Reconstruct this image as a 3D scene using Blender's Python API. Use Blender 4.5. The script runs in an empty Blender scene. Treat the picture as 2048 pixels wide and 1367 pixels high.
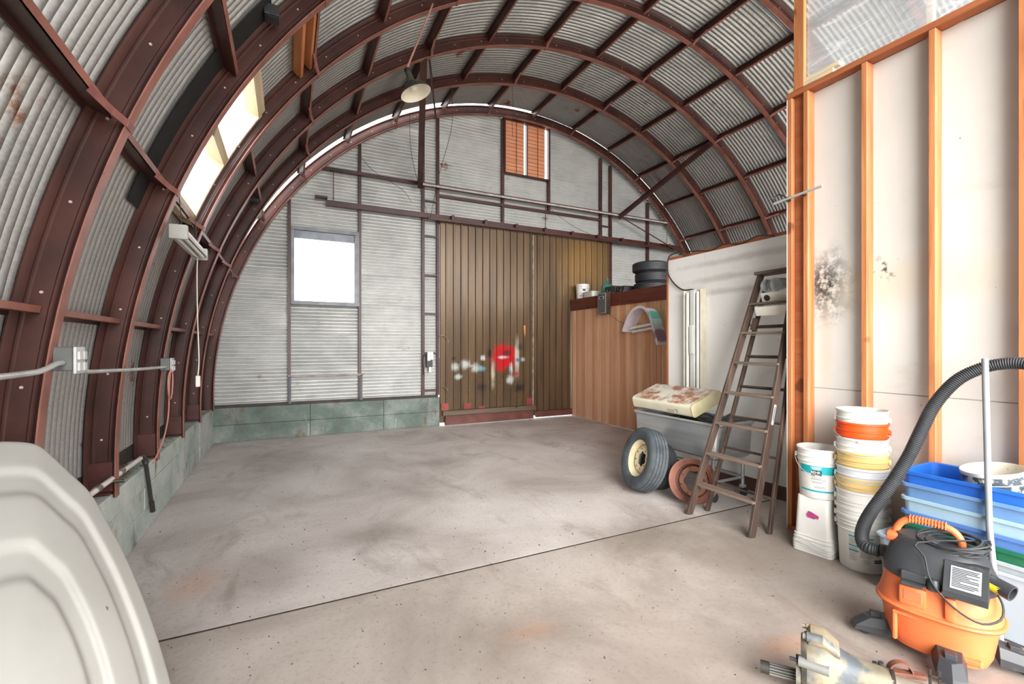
import bpy, bmesh, math, random
from mathutils import Vector, Matrix, noise as mnoise
random.seed(7)
SC = bpy.context.scene
COL = SC.collection
PI = math.pi
R = math.radians

# ------------------------------------------------------------------ camera
YAW = math.atan2(448.0, 910.0)
cam = bpy.data.cameras.new('camera'); cam.sensor_width = 36.0; cam.lens = 16.0
cam.shift_y = 7.5 / 2048.0; cam.clip_start = 0.02; cam.clip_end = 400
co = bpy.data.objects.new('camera', cam); COL.objects.link(co)
co.location = (0, 0, 1.57); co.rotation_euler = (PI / 2, 0, -YAW)
SC.camera = co
# ------------------------------------------------------------------ world: bright overcast sky
W = bpy.data.worlds.new('overcast_sky'); SC.world = W; W.use_nodes = True
bg = W.node_tree.nodes['Background']
bg.inputs['Color'].default_value = (0.97, 0.985, 1.0, 1); bg.inputs['Strength'].default_value = 4.4
# ------------------------------------------------------------------ soft sun added as frontal fill, through an assumed open end behind the camera
sd = bpy.data.lights.new('fill_sun', 'SUN'); sd.energy = 9.2; sd.angle = math.radians(60); sd.color = (1.0, 0.985, 0.96)
so = bpy.data.objects.new('fill_sun', sd); COL.objects.link(so)
so.rotation_euler = Vector((0.30, 0.91, -0.27)).to_track_quat('-Z', 'Y').to_euler()
# ------------------------------------------------------------------ exposure
vs = SC.view_settings
vs.view_transform = 'Standard'; vs.look = 'None'; vs.gamma = 1.0; vs.use_curve_mapping = False
vs.exposure = 0.38

# ------------------------------------------------------------------ helpers
def lin(c):
    return c / 12.92 if c <= 0.04045 else ((c + 0.055) / 1.055) ** 2.4
def rgb(r, g, b):
    return (lin(r / 255), lin(g / 255), lin(b / 255), 1)

class NT:
    def __init__(s, name):
        s.m = bpy.data.materials.new(name); s.m.use_nodes = True
        s.n = s.m.node_tree.nodes; s.l = s.m.node_tree.links
        s.b = s.n['Principled BSDF']; s.out = s.n['Material Output']; s._v = {}
    def node(s, t, **k):
        n = s.n.new(t)
        for a, v in k.items(): setattr(n, a, v)
        return n
    def link(s, a, b): s.l.new(a, b)
    def vec(s, stretch=(1, 1, 1), rnd=True):
        key = (tuple(stretch), rnd)
        if key in s._v: return s._v[key]
        tc = s.node('ShaderNodeTexCoord'); src = tc.outputs['Object']
        if rnd:
            oi = s.node('ShaderNodeObjectInfo'); mu = s.node('ShaderNodeMath', operation='MULTIPLY')
            s.link(oi.outputs['Random'], mu.inputs[0]); mu.inputs[1].default_value = 37.0
            va = s.node('ShaderNodeVectorMath', operation='ADD')
            s.link(src, va.inputs[0]); s.link(mu.outputs[0], va.inputs[1]); src = va.outputs[0]
        mp = s.node('ShaderNodeVectorMath', operation='MULTIPLY'); mp.inputs[1].default_value = stretch
        s.link(src, mp.inputs[0]); s._v[key] = mp.outputs[0]
        return mp.outputs[0]
    def noise(s, scale, stretch=(1, 1, 1), detail=5, rough=0.55, dist=0.0, rnd=True):
        n = s.node('ShaderNodeTexNoise'); n.inputs['Scale'].default_value = scale
        n.inputs['Detail'].default_value = detail; n.inputs['Roughness'].default_value = rough
        n.inputs['Distortion'].default_value = dist
        s.link(s.vec(stretch, rnd), n.inputs['Vector'])
        return n.outputs[0]
    def ramp(s, fac, stops):
        r = s.node('ShaderNodeValToRGB'); e = r.color_ramp.elements
        while len(e) < len(stops): e.new(0.5)
        for i, (p, c) in enumerate(stops):
            e[i].position = p; e[i].color = c if len(c) == 4 else (*c, 1)
        s.link(fac, r.inputs[0]); return r.outputs[0]
    def thr(s, fac, lo, hi):
        m = s.node('ShaderNodeMapRange'); m.interpolation_type = 'SMOOTHSTEP'
        m.inputs[1].default_value = lo; m.inputs[2].default_value = hi
        s.link(fac, m.inputs[0]); return m.outputs[0]
    def math(s, op, a, b=None):
        m = s.node('ShaderNodeMath', operation=op)
        for i, x in enumerate((a, b)):
            if x is None: continue
            if isinstance(x, (int, float)): m.inputs[i].default_value = x
            else: s.link(x, m.inputs[i])
        return m.outputs[0]
    def mix(s, fac, a, b, blend='MIX'):
        m = s.node('ShaderNodeMix', data_type='RGBA', blend_type=blend)
        if isinstance(fac, (int, float)): m.inputs[0].default_value = fac
        else: s.link(fac, m.inputs[0])
        for i, x in ((6, a), (7, b)):
            if isinstance(x, tuple): m.inputs[i].default_value = x
            else: s.link(x, m.inputs[i])
        return m.outputs[2]
    def blob(s, c, rad, soft=0.5, wob=0.6, scale=6.0):
        """soft blotch around point c (object coordinates) with radii rad: 1 inside, 0 outside"""
        tc = s.node('ShaderNodeTexCoord')
        a = s.node('ShaderNodeVectorMath', operation='SUBTRACT'); a.inputs[1].default_value = c
        s.link(tc.outputs['Object'], a.inputs[0])
        d = s.node('ShaderNodeVectorMath', operation='DIVIDE'); d.inputs[1].default_value = rad
        s.link(a.outputs[0], d.inputs[0])
        ln = s.node('ShaderNodeVectorMath', operation='LENGTH'); s.link(d.outputs[0], ln.inputs[0])
        nz = s.noise(scale, rnd=False, detail=6, rough=0.7)
        v = s.math('ADD', ln.outputs['Value'], s.math('MULTIPLY', s.math('SUBTRACT', nz, 0.5), wob * 2))
        m = s.node('ShaderNodeMapRange'); m.interpolation_type = 'SMOOTHSTEP'
        m.inputs[1].default_value = 1 - soft; m.inputs[2].default_value = 1 + soft * 0.2
        m.inputs[3].default_value = 1; m.inputs[4].default_value = 0
        s.link(v, m.inputs[0]); return m.outputs[0]
    def bump(s, h, strength=0.3, dist=0.01):
        b = s.node('ShaderNodeBump'); b.inputs['Strength'].default_value = strength
        b.inputs['Distance'].default_value = dist
        s.link(h, b.inputs['Height']); s.link(b.outputs[0], s.b.inputs['Normal'])
    def fin(s, color, rough=0.6, metal=0.0, spec=0.5):
        if isinstance(color, tuple): s.b.inputs['Base Color'].default_value = color
        else: s.link(color, s.b.inputs['Base Color'])
        for k, x in (('Roughness', rough), ('Metallic', metal), ('Specular IOR Level', spec)):
            if isinstance(x, (int, float)): s.b.inputs[k].default_value = x
            else: s.link(x, s.b.inputs[k])
        return s.m

MATS = {}
def M(name, c1, c2=None, scale=6, rough=0.55, metal=0.0, stretch=(1, 1, 1), spots=(), bump=0.0, bscale=None, spec=0.5, rnd=True, lo=0.35, hi=0.68):
    if name in MATS: return MATS[name]
    t = NT(name)
    if c2 is None: c2 = tuple(x * 0.8 for x in c1[:3]) + (1,)
    nz = t.noise(scale, stretch, rnd=rnd)
    col = t.ramp(nz, [(lo, c1), (hi, c2)])
    for (sc, sca, a, b, *st) in spots:
        f = t.thr(t.noise(sca, st[0] if st else stretch, detail=8, rough=0.65, rnd=rnd), a, b)
        col = t.mix(f, col, sc)
    if bump:
        t.bump(t.noise(bscale or scale * 6, stretch, rnd=rnd), bump, 0.004)
    MATS[name] = t.fin(col, rough, metal, spec)
    return MATS[name]

class MB:
    """collects geometry; build() links it as one mesh object"""
    def __init__(s): s.v = []; s.f = []; s.mi = []; s.cur = 0
    def add(s, vs, fs, X=None):
        o = len(s.v)
        for p in vs:
            p = Vector(p)
            s.v.append(X @ p if X is not None else p)
        for f in fs:
            s.f.append([i + o for i in f]); s.mi.append(s.cur)
        return s
    def box(s, x0, x1, y0, y1, z0, z1, X=None):
        vs = [(x0, y0, z0), (x1, y0, z0), (x1, y1, z0), (x0, y1, z0), (x0, y0, z1), (x1, y0, z1), (x1, y1, z1), (x0, y1, z1)]
        return s.add(vs, [(3, 2, 1, 0), (4, 5, 6, 7), (0, 1, 5, 4), (1, 2, 6, 5), (2, 3, 7, 6), (3, 0, 4, 7)], X)
    def rbox(s, x0, x1, y0, y1, z0, z1, r=0.004, seg=1, X=None):
        bm = bmesh.new(); bmesh.ops.create_cube(bm, size=1)
        for v in bm.verts:
            v.co = ((x0 + x1) / 2 + v.co.x * (x1 - x0), (y0 + y1) / 2 + v.co.y * (y1 - y0), (z0 + z1) / 2 + v.co.z * (z1 - z0))
        bmesh.ops.bevel(bm, geom=bm.edges[:], offset=r, segments=seg, profile=0.5, affect='EDGES')
        bm.verts.index_update()
        s.add([v.co.copy() for v in bm.verts], [[v.index for v in f.verts] for f in bm.faces], X); bm.free()
        return s
    def bar(s, p, q, w, h, up=(0, 0, 1), r=0):
        p, q = Vector(p), Vector(q); d = q - p; L = d.length; d.normalize()
        up = Vector(up); sx = d.cross(up)
        if sx.length < 1e-4: sx = d.cross(Vector((1, 0, 0)))
        sx.normalize(); u = sx.cross(d).normalized()
        X = Matrix.Translation(p) @ Matrix((sx, d, u)).transposed().to_4x4()
        if r: return s.rbox(-w / 2, w / 2, 0, L, -h / 2, h / 2, r, 1, X)
        return s.box(-w / 2, w / 2, 0, L, -h / 2, h / 2, X)
    def loft(s, rings, cap=True, closed=False, X=None):
        n = len(rings[0]); vs = [p for r in rings for p in r]; fs = []
        m = len(rings)
        for i in range(m if closed else m - 1):
            a, b = i * n, ((i + 1) % m) * n
            for j in range(n):
                k = (j + 1) % n
                fs.append((a + j, a + k, b + k, b + j))
        if cap and not closed:
            fs.append(tuple(reversed(range(n)))); fs.append(tuple(range((m - 1) * n, m * n)))
        return s.add(vs, fs, X)
    def tube(s, path, r, n=8, cap=True, X=None):
        path = [Vector(p) for p in path]; rings = []
        t0 = (path[1] - path[0]).normalized()
        u = t0.cross(Vector((0, 0, 1)))
        if u.length < 1e-3: u = t0.cross(Vector((1, 0, 0)))
        u.normalize()
        for i, p in enumerate(path):
            t = (path[min(i + 1, len(path) - 1)] - path[max(i - 1, 0)])
            if t.length < 1e-9: t = t0.copy()
            t.normalize()
            u = (u - t * u.dot(t)); u.normalize(); w = t.cross(u)
            rr = r[i] if isinstance(r, (list, tuple)) else r
            rings.append([p + (u * math.cos(2 * PI * k / n) + w * math.sin(2 * PI * k / n)) * rr for k in range(n)])
        return s.loft(rings, cap, False, X)
    def lathe(s, prof, n=24, X=None, cap=False):
        rings = [[(r * math.cos(2 * PI * k / n), r * math.sin(2 * PI * k / n), z) for k in range(n)] for r, z in prof]
        return s.loft(rings, cap, False, X)
    def cyl(s, p, q, r, n=16, r2=None):
        return s.tube([p, q], [r, r if r2 is None else r2], n)
    def prism(s, poly, z0, z1, X=None):
        n = len(poly)
        vs = [(x, y, z0) for x, y in poly] + [(x, y, z1) for x, y in poly]
        fs = [tuple(reversed(range(n))), tuple(range(n, 2 * n))] + [(i, (i + 1) % n, n + (i + 1) % n, n + i) for i in range(n)]
        return s.add(vs, fs, X)
    def grid(s, rows, X=None):
        m, n = len(rows), len(rows[0])
        return s.add([p for r in rows for p in r], [(i * n + j, i * n + j + 1, (i + 1) * n + j + 1, (i + 1) * n + j) for i in range(m - 1) for j in range(n - 1)], X)
    def mesh(s, name, mats, smooth=35):
        me = bpy.data.meshes.new(name)
        me.from_pydata([tuple(p) for p in s.v], [], s.f)
        for m in (mats if isinstance(mats, (list, tuple)) else [mats]): me.materials.append(m)
        if any(s.mi): me.polygons.foreach_set('material_index', s.mi)
        bm = bmesh.new(); bm.from_mesh(me); bmesh.ops.recalc_face_normals(bm, faces=bm.faces[:]); bm.to_mesh(me); bm.free()
        if smooth:
            me.polygons.foreach_set('use_smooth', [True] * len(me.polygons))
            me.set_sharp_from_angle(angle=R(smooth))
        me.update(); return me
    def build(s, name, mats, parent=None, smooth=35, loc=None, rot=None):
        return place(name, s.mesh(name, mats, smooth), parent, loc, rot)

def place(name, me, parent=None, loc=None, rot=None):
    o = bpy.data.objects.new(name, me); COL.objects.link(o)
    if parent is not None: o.parent = parent
    if loc is not None: o.location = loc
    if rot is not None: o.rotation_euler = rot
    return o
def tag(o, label=None, cat=None, group=None, kind=None):
    if label: o['label'] = label
    if cat: o['category'] = cat
    if group: o['group'] = group
    if kind: o['kind'] = kind
    return o
def thing(name, label, cat, loc=(0, 0, 0), rot=(0, 0, 0), group=None):
    o = bpy.data.objects.new(name, None); COL.objects.link(o); o.empty_display_size = 0.1
    o.location = loc; o.rotation_euler = rot
    return tag(o, label, cat, group)
def struct(name, label, loc=(0, 0, 0), rot=(0, 0, 0)):
    o = bpy.data.objects.new(name, None); COL.objects.link(o); o.empty_display_size = 0.1
    o.location = loc; o.rotation_euler = rot
    return tag(o, label, None, None, 'structure')
def copy_tree(o, parent=None):
    c = o.copy(); COL.objects.link(c); c.parent = parent
    for ch in list(o.children): copy_tree(ch, c)
    return c
def smooth_path(pts, n=8):
    """Catmull-Rom through pts"""
    P = [Vector(p) for p in pts]; P = [P[0] * 2 - P[1]] + P + [P[-1] * 2 - P[-2]]; out = []
    for i in range(1, len(P) - 2):
        a, b, c, d = P[i - 1:i + 3]
        for k in range(n):
            t = k / n
            out.append(0.5 * ((2 * b) + (c - a) * t + (2 * a - 5 * b + 4 * c - d) * t * t + (3 * b - a - 3 * c + d) * t ** 3))
    out.append(P[-2]); return out
def text_geo(s, size, align='CENTER', space=1.0):
    cu = bpy.data.curves.new('lettering', 'FONT'); cu.body = s; cu.size = size; cu.align_x = align; cu.align_y = 'CENTER'
    cu.resolution_u = 2; cu.space_character = space
    ob = bpy.data.objects.new('lettering', cu); COL.objects.link(ob)
    bpy.context.view_layer.update()
    me = ob.to_mesh()
    vs = [v.co.copy() for v in me.vertices]; fs = [list(p.vertices) for p in me.polygons]
    ob.to_mesh_clear(); bpy.data.objects.remove(ob); bpy.data.curves.remove(cu)
    return vs, fs

# ------------------------------------------------------------------ materials
STEEL_RED = M('red_oxide_steel', rgb(80, 45, 38), rgb(54, 30, 26), 3, 0.42, 0.0, (1, 1, 1), [(rgb(150, 104, 92), 9, 0.66, 0.8), (rgb(44, 26, 25), 2.2, 0.6, 0.75)], 0.15, 60)
def galvanized(name, c1, c2, rust=0.7, metal=0.75, dirt=0.62):
    t = NT(name)
    n1 = t.noise(2.2, (1, 1, 1), 6, 0.6); col = t.ramp(n1, [(0.3, c1), (0.7, c2)])
    vo = t.node('ShaderNodeTexVoronoi'); vo.inputs['Scale'].default_value = 60; t.link(t.vec(), vo.inputs['Vector'])
    col = t.mix(t.math('MULTIPLY', vo.outputs['Distance'], 0.35), col, rgb(215, 216, 214))
    col = t.mix(t.thr(t.noise(1.5, (1.0, 1.0, 1.6), 8, 0.7), rust, rust + 0.08), col, rgb(128, 84, 58))
    col = t.mix(t.thr(t.noise(3.1, (1, 1, 1), 8, 0.7), dirt, dirt + 0.18), col, rgb(96, 94, 90))
    rg = t.thr(n1, 0.2, 0.8)
    t.bump(t.noise(30), 0.08, 0.004)
    MATS[name] = t.fin(col, t.math('ADD', t.math('MULTIPLY', rg, 0.2), 0.32), metal)
    return MATS[name]
FLANGE = M('pale_red_flange', rgb(158, 104, 90), rgb(122, 76, 65), 4, 0.45, 0.0, (1, 1, 1), [(rgb(84, 50, 44), 3, 0.6, 0.75)])  # lighter red for the inner flanges and purlin lower flanges
GALV = galvanized('galvanized_roof_sheet', rgb(172, 173, 170), rgb(142, 144, 142), 0.62)
GALV_WALL = galvanized('galvanized_wall_sheet', rgb(206, 206, 202), rgb(178, 179, 176), 0.63, 0.4, 0.66)

def concrete_floor(name, tones):
    t = NT(name)
    col = t.ramp(t.noise(0.8, (1, 1, 1), 8, 0.62, 0.6, rnd=False), [(0.32, tones[0]), (0.5, tones[1]), (0.68, tones[2])])
    col = t.mix(t.math('MULTIPLY', t.thr(t.noise(1.3, (1.6, 0.7, 1), 8, 0.7, 1.0, rnd=False), 0.52, 0.7), 0.55), col, rgb(142, 131, 121))
    col = t.mix(t.math('MULTIPLY', t.thr(t.noise(2.4, (0.6, 1.5, 1), 6, 0.6, rnd=False), 0.62, 0.78), 0.5), col, rgb(194, 154, 118))
    # dark damp strip along the right-hand wall and oil marks
    for c, r, f in (((3.1, 2.0, 0), (1.0, 1.5, 3), 0.5), ((2.0, 1.6, 0), (0.9, 0.9, 3), 0.25), ((2.6, 2.9, 0), (0.7, 0.5, 3), 0.4), ((0.6, 3.9, 0), (0.5, 0.3, 3), 0.45), ((-0.1, 3.6, 0), (0.35, 0.6, 3), 0.4), ((0.9, 2.2, 0), (0.7, 0.4, 3), 0.3), ((1.9, 6.0, 0), (0.7, 0.25, 3), 0.3), ((1.2, 5.2, 0), (0.5, 0.5, 3), 0.28)):
        col = t.mix(t.math('MULTIPLY', t.blob(c, r, 0.8, 0.5, 3), f), col, rgb(112, 100, 90))
    for c, r, f in (((-0.55, 3.6, 0), (0.2, 0.3, 3), 0.28), ((1.2, 2.2, 0), (0.2, 0.12, 3), 0.2), ((2.35, 1.5, 0), (0.25, 0.1, 3), 0.3)):
        col = t.mix(t.math('MULTIPLY', t.blob(c, r, 0.9, 0.6, 5), f), col, rgb(206, 146, 104))
    fine = t.noise(38, (1, 1, 1), 8, 0.75, rnd=False)
    col = t.mix(t.math('MULTIPLY', t.thr(fine, 0.5, 0.7), 0.45), col, rgb(120, 108, 98))
    vo = t.node('ShaderNodeTexVoronoi'); vo.inputs['Scale'].default_value = 9; t.link(t.vec((1, 1, 1), False), vo.inputs['Vector'])
    col = t.mix(t.math('MULTIPLY', t.math('LESS_THAN', vo.outputs['Distance'], 0.045), 0.7), col, rgb(66, 58, 52))
    t.bump(t.noise(24, (1, 1, 1), 8, 0.7, rnd=False), 0.25, 0.004)
    return t.fin(col, 0.62, 0, 0.4)
CONC = concrete_floor('pale_concrete_slab', (rgb(168, 157, 150), rgb(194, 185, 179), rgb(212, 205, 200)))
CONC_B = concrete_floor('brown_grey_concrete_slab', (rgb(150, 138, 129), rgb(175, 164, 155), rgb(195, 186, 178)))
def curb_mat(name, pale):
    t = NT(name)
    col = t.ramp(t.noise(1.6, (1, 1, 1.2), 8, 0.65, rnd=False), [(0.3, rgb(150, 166, 158)), (0.5, rgb(182, 192, 184)), (0.7, rgb(210, 212, 206))] if pale else [(0.3, rgb(78, 90, 84)), (0.5, rgb(104, 116, 109)), (0.7, rgb(146, 152, 146))])
    col = t.mix(t.thr(t.noise(1.8, (1.4, 1.4, 0.5), 8, 0.7, rnd=False), 0.53, 0.66), col, rgb(104, 92, 80))
    col = t.mix(t.thr(t.noise(4, (2, 2, 0.35), 8, 0.7, rnd=False), 0.62, 0.76), col, rgb(196, 190, 178))
    col = t.mix(t.math('MULTIPLY', t.thr(t.noise(22, (1, 1, 1), 8, 0.7, rnd=False), 0.55, 0.75), 0.5), col, rgb(72, 80, 74))
    t.bump(t.noise(14, detail=8, rnd=False), 0.5, 0.008)
    return t.fin(col, 0.8, 0, 0.3)
CURB = curb_mat('green_grey_concrete', False)
CURBL = curb_mat('brightened_green_concrete', True)  # paler copy of the curb concrete, brightened where no sun reaches
def wood(name, c1, c2, axis='z', rough=0.55, dark=None, knots=True, ring=14):
    st = {'z': (1, 1, 0.06), 'y': (1, 0.06, 1), 'x': (0.06, 1, 1)}[axis]
    t = NT(name)
    col = t.ramp(t.noise(ring, st, 6, 0.6, 0.5), [(0.32, c1), (0.68, c2)])
    col = t.mix(t.math('MULTIPLY', t.thr(t.noise(60, st, 4), 0.5, 0.8), 0.4), col, tuple(x * 0.45 for x in c2[:3]) + (1,))
    if knots:
        col = t.mix(t.thr(t.noise(3.2, (1, 1, 1), 2), 0.68, 0.73), col, tuple(x * 0.3 for x in c2[:3]) + (1,))
    oi = t.node('ShaderNodeObjectInfo')
    col = t.mix(t.math('MULTIPLY', oi.outputs['Random'], 0.6 if dark else 0.35), col, dark or c2)
    t.bump(t.noise(50, st, 4), 0.12, 0.003)
    MATS[name] = t.fin(col, rough, 0, 0.35); return MATS[name]
FIR = wood('douglas_fir_stud', rgb(210, 146, 98), rgb(172, 102, 62), 'z')
FIR_Y = wood('douglas_fir_plate', rgb(188, 116, 74), rgb(150, 86, 54), 'y')
PANEL = wood('brown_wood_panelling', rgb(244, 204, 168), rgb(214, 160, 120), 'z', 0.42, rgb(184, 120, 80), False, 9)
FASCIA = wood('dark_red_fascia_board', rgb(122, 62, 46), rgb(84, 40, 32), 'y', 0.4)
LADDERW = wood('weathered_ladder_wood', rgb(90, 72, 62), rgb(58, 45, 39), 'z', 0.6, None, False)
LADDERS = wood('weathered_ladder_step', rgb(136, 118, 104), rgb(92, 75, 64), 'y', 0.65, None, False)
OLDWOOD = wood('pale_skylight_wood', rgb(228, 214, 186), rgb(196, 172, 134), 'y')
def drywall(name, mold):
    t = NT(name)
    col = t.ramp(t.noise(1.1, (1, 1, 1), 7, 0.6, rnd=False), [(0.3, rgb(216, 213, 207) if mold else rgb(246, 244, 240)), (0.7, rgb(202, 199, 193) if mold else rgb(236, 234, 229))])
    col = t.mix(t.math('MULTIPLY', t.thr(t.noise(2.2, (1, 0.6, 2.2), 8, 0.7, 0.8, rnd=False), 0.58, 0.75), 0.4), col, rgb(186, 178, 164))
    if mold:
        band = t.blob((3.94, 1.7, 2.02), (1, 0.9, 0.22), 0.8, 0.5, 3)
        col = t.mix(t.math('MULTIPLY', band, 0.45), col, rgb(214, 200, 170))
        m1 = t.blob((3.94, 2.21, 2.06), (1, 0.22, 0.34), 0.95, 0.5, 5)
        m2 = t.thr(t.noise(16, (1, 1, 1), 8, 0.75, rnd=False), 0.38, 0.56)
        col = t.mix(t.math('MULTIPLY', t.math('MULTIPLY', m1, m2), 0.95), col, rgb(40, 42, 44))
        m3 = t.blob((3.94, 1.80, 2.12), (1, 0.09, 0.12), 0.5, 0.9, 9); m4 = t.thr(t.noise(22, rnd=False), 0.5, 0.62)
        col = t.mix(t.math('MULTIPLY', t.math('MULTIPLY', m3, m4), 0.9), col, rgb(52, 50, 48))
        col = t.mix(t.math('MULTIPLY', t.blob((3.94, 2.2, 1.55), (1, 0.06, 0.5), 0.8, 0.4, 4), 0.3), col, rgb(200, 180, 148))
    else:
        for zc_, yw in ((2.36, 0.5), (2.2, 0.7), (2.55, 0.4)):
            col = t.mix(t.math('MULTIPLY', t.blob((4.5, 3.5, zc_), (1, 0.95, 0.05), 0.9, 0.9, 3), 0.45), col, rgb(166, 160, 150))
        col = t.mix(t.math('MULTIPLY', t.blob((4.5, 3.3, 0.2), (1, 1.5, 0.3), 0.9, 0.4, 3), 0.4), col, rgb(176, 172, 160))
    vo = t.node('ShaderNodeTexVoronoi'); vo.inputs['Scale'].default_value = 7; t.link(t.vec((1, 1, 1), False), vo.inputs['Vector'])
    col = t.mix(t.math('MULTIPLY', t.math('LESS_THAN', vo.outputs['Distance'], 0.035), 0.7), col, rgb(92, 84, 76))
    t.bump(t.noise(30, rnd=False), 0.1, 0.003)
    return t.fin(col, 0.75, 0, 0.3)
DRYWALL = drywall('white_wall_board', False)
SHEATH = drywall('stained_white_sheathing', True)
def door_mat():
    t = NT('brown_door_steel')
    col = t.ramp(t.noise(2.0, (3, 1, 0.25), 6, 0.6, rnd=False), [(0.3, rgb(116, 93, 68)), (0.7, rgb(84, 66, 49))])
    # yellower where the paint has faded, high on the right leaf
    col = t.mix(t.math('MULTIPLY', t.blob((6.1, 8.6, 3.4), (0.9, 3, 0.9), 0.9, 0.3, 2), 0.6), col, rgb(160, 124, 70))
    low = t.blob((3.7, 8.6, 0.75), (1.25, 3, 0.55), 0.7, 0.5, 2.5)
    col = t.mix(t.math('MULTIPLY', t.math('MULTIPLY', low, t.thr(t.noise(30, (1, 1, 0.5), 8, 0.8, rnd=False), 0.42, 0.62)), 0.5), col, rgb(64, 54, 44))
    red = t.blob((4.05, 8.6, 1.32), (0.30, 3, 0.32), 0.35, 1.1, 5)
    col = t.mix(red, col, rgb(196, 34, 40))
    for c, r, cc, w in (((4.36, 1.32), (0.065, 0.5), rgb(226, 220, 206), 0.12), ((3.80, 0.98), (0.06, 0.32), rgb(206, 198, 176), 0.25), ((2.98, 1.14), (0.09, 0.1), rgb(200, 204, 202), 0.4), ((3.2, 1.2), (0.12, 0.1), rgb(206, 210, 208), 0.5), ((3.42, 1.12), (0.1, 0.12), rgb(206, 210, 208), 0.5), ((3.58, 1.32), (0.06, 0.07), rgb(222, 226, 226), 0.35), ((4.02, 1.33), (0.16, 0.04), rgb(206, 208, 210), 0.35), ((4.22, 1.1), (0.05, 0.14), rgb(230, 230, 236), 0.3), ((4.2, 0.86), (0.1, 0.13), rgb(214, 216, 216), 0.4), ((3.05, 0.95), (0.1, 0.07), rgb(190, 200, 196), 0.5), ((4.5, 1.28), (0.05, 0.06), rgb(190, 200, 196), 0.4), ((3.55, 1.1), (0.12, 0.07), rgb(120, 176, 186), 0.5),
                        ((4.38, 1.27), (0.09, 0.05), rgb(40, 128, 178), 0.3), ((4.34, 0.98), (0.06, 0.05), rgb(196, 40, 44), 0.35), ((4.42, 0.68), (0.2, 0.12), rgb(40, 38, 38), 0.4), ((3.55, 0.72), (0.13, 0.1), rgb(44, 42, 40), 0.4), ((4.12, 1.42), (0.12, 0.08), rgb(60, 52, 54), 0.4), ((3.72, 1.42), (0.06, 0.12), rgb(46, 42, 38), 0.4), ((2.95, 1.32), (0.05, 0.05), rgb(46, 42, 38), 0.4), ((4.44, 1.55), (0.1, 0.1), rgb(58, 60, 58), 0.5)):
        col = t.mix(t.math('MULTIPLY', t.blob((c[0], 8.6, c[1]), (r[0], 3, r[1]), 0.85, 0.25 + w * 1.2, 7), 0.85), col, cc)
    t.bump(t.noise(40, rnd=False), 0.08, 0.003)
    return t.fin(col, 0.3, 0.3, 0.6)
DOORM = door_mat()
WHITEP = M('white_plastic', rgb(226, 225, 220), rgb(214, 212, 206), 4, 0.42, spots=[(rgb(190, 184, 172), 7, 0.66, 0.85)])
SHELLP = M('chalky_white_plastic', rgb(160, 158, 152), rgb(148, 146, 140), 2.5, 0.55, spots=[(rgb(160, 154, 140), 9, 0.68, 0.8), (rgb(104, 98, 86), 46, 0.7, 0.78)], bump=0.06)
CREAM = M('cream_plastic', rgb(222, 192, 128), rgb(204, 172, 108), 4, 0.45, spots=[(rgb(186, 150, 104), 8, 0.64, 0.74)])
ORANGEP = M('orange_bucket_plastic', rgb(238, 86, 26), rgb(224, 74, 20), 4, 0.4)
GREYP = M('grey_plastic', rgb(214, 216, 218), rgb(196, 199, 202), 4, 0.45)
BLACKR = M('black_rubber', rgb(52, 54, 56), rgb(38, 40, 42), 8, 0.6, spots=[(rgb(96, 98, 98), 6, 0.6, 0.8)])
TYRE = M('grey_black_tyre_rubber', rgb(82, 88, 92), rgb(58, 63, 67), 7, 0.62, spots=[(rgb(128, 134, 136), 12, 0.62, 0.8)])
BLACKP = M('black_plastic', rgb(60, 62, 64), rgb(46, 48, 50), 5, 0.42, spots=[(rgb(120, 120, 116), 9, 0.62, 0.85)])
STAINLESS = M('brushed_stainless', rgb(206, 208, 208), rgb(186, 189, 190), 5, 0.32, 0.75, (1, 0.3, 6))
RUST = M('rusty_steel', rgb(144, 96, 78), rgb(112, 70, 56), 7, 0.7, 0.1, spots=[(rgb(98, 60, 48), 11, 0.58, 0.75), (rgb(196, 150, 120), 6, 0.68, 0.8)], bump=0.2)
#IVORY = M('ivory_enamel', rgb(230, 222, 190), rgb(214, 204, 168), 3, 0.4)
GREYM = M('grey_conduit_metal', rgb(206, 208, 206), rgb(176, 178, 176), 6, 0.4, 0.4)
DARKM = M('dark_metal', rgb(66, 62, 56), rgb(46, 43, 40), 6, 0.5, 0.3)
WIREM = M('thin_wire', rgb(60, 56, 54), rgb(46, 44, 42), 6, 0.5, 0.2)
# ================================================================== STRUCTURE
XC, ZC, RI = 4.55, 0.735, 5.60          # barrel axis (runs along Y) and inner radius of the ribs
RO = RI + 0.17; RS = RO + 0.012         # outer radius of ribs, mean radius of the sheets
SP = 1.1175
RIBY = [8.53] + [8.465 - SP * i for i in range(1, 10)]
TH = [170.0 - 10.12 * k for k in range(17)]   # purlin lines
def archx(z, side, r=RI + 0.02):
    q = r * r - (z - ZC) ** 2
    return XC + side * math.sqrt(max(q, 0.0))
def pol(th, r, y): return Vector((XC + r * math.cos(R(th)), y, ZC + r * math.sin(R(th))))

# ---- ground and floor
g = MB().box(-60, 60, -60, 60, -0.5, -0.16).build('ground', M('pale_gravel', rgb(196, 190, 180), rgb(176, 170, 160), 2, 0.9))
tag(g, 'pale gravel ground outside the hut', None, None, 'structure')
fl = struct('floor', 'worn grey beige concrete slab floor with a joint across it')
MB().box(-1.5, 10.3, 3.011, 8.9, -0.15, 0.0).build('slab', CONC, fl)
MB().box(-1.5, 10.3, -4.4, 2.989, -0.15, 0.0).build('slab', CONC_B, fl)
mb = MB().box(-1.5, 10.3, 2.989, 3.011, -0.15, -0.0015)
mb.build('joint_filler', M('dark_joint_dirt', rgb(74, 62, 52), rgb(52, 44, 38), 20, 0.9), fl)

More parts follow.
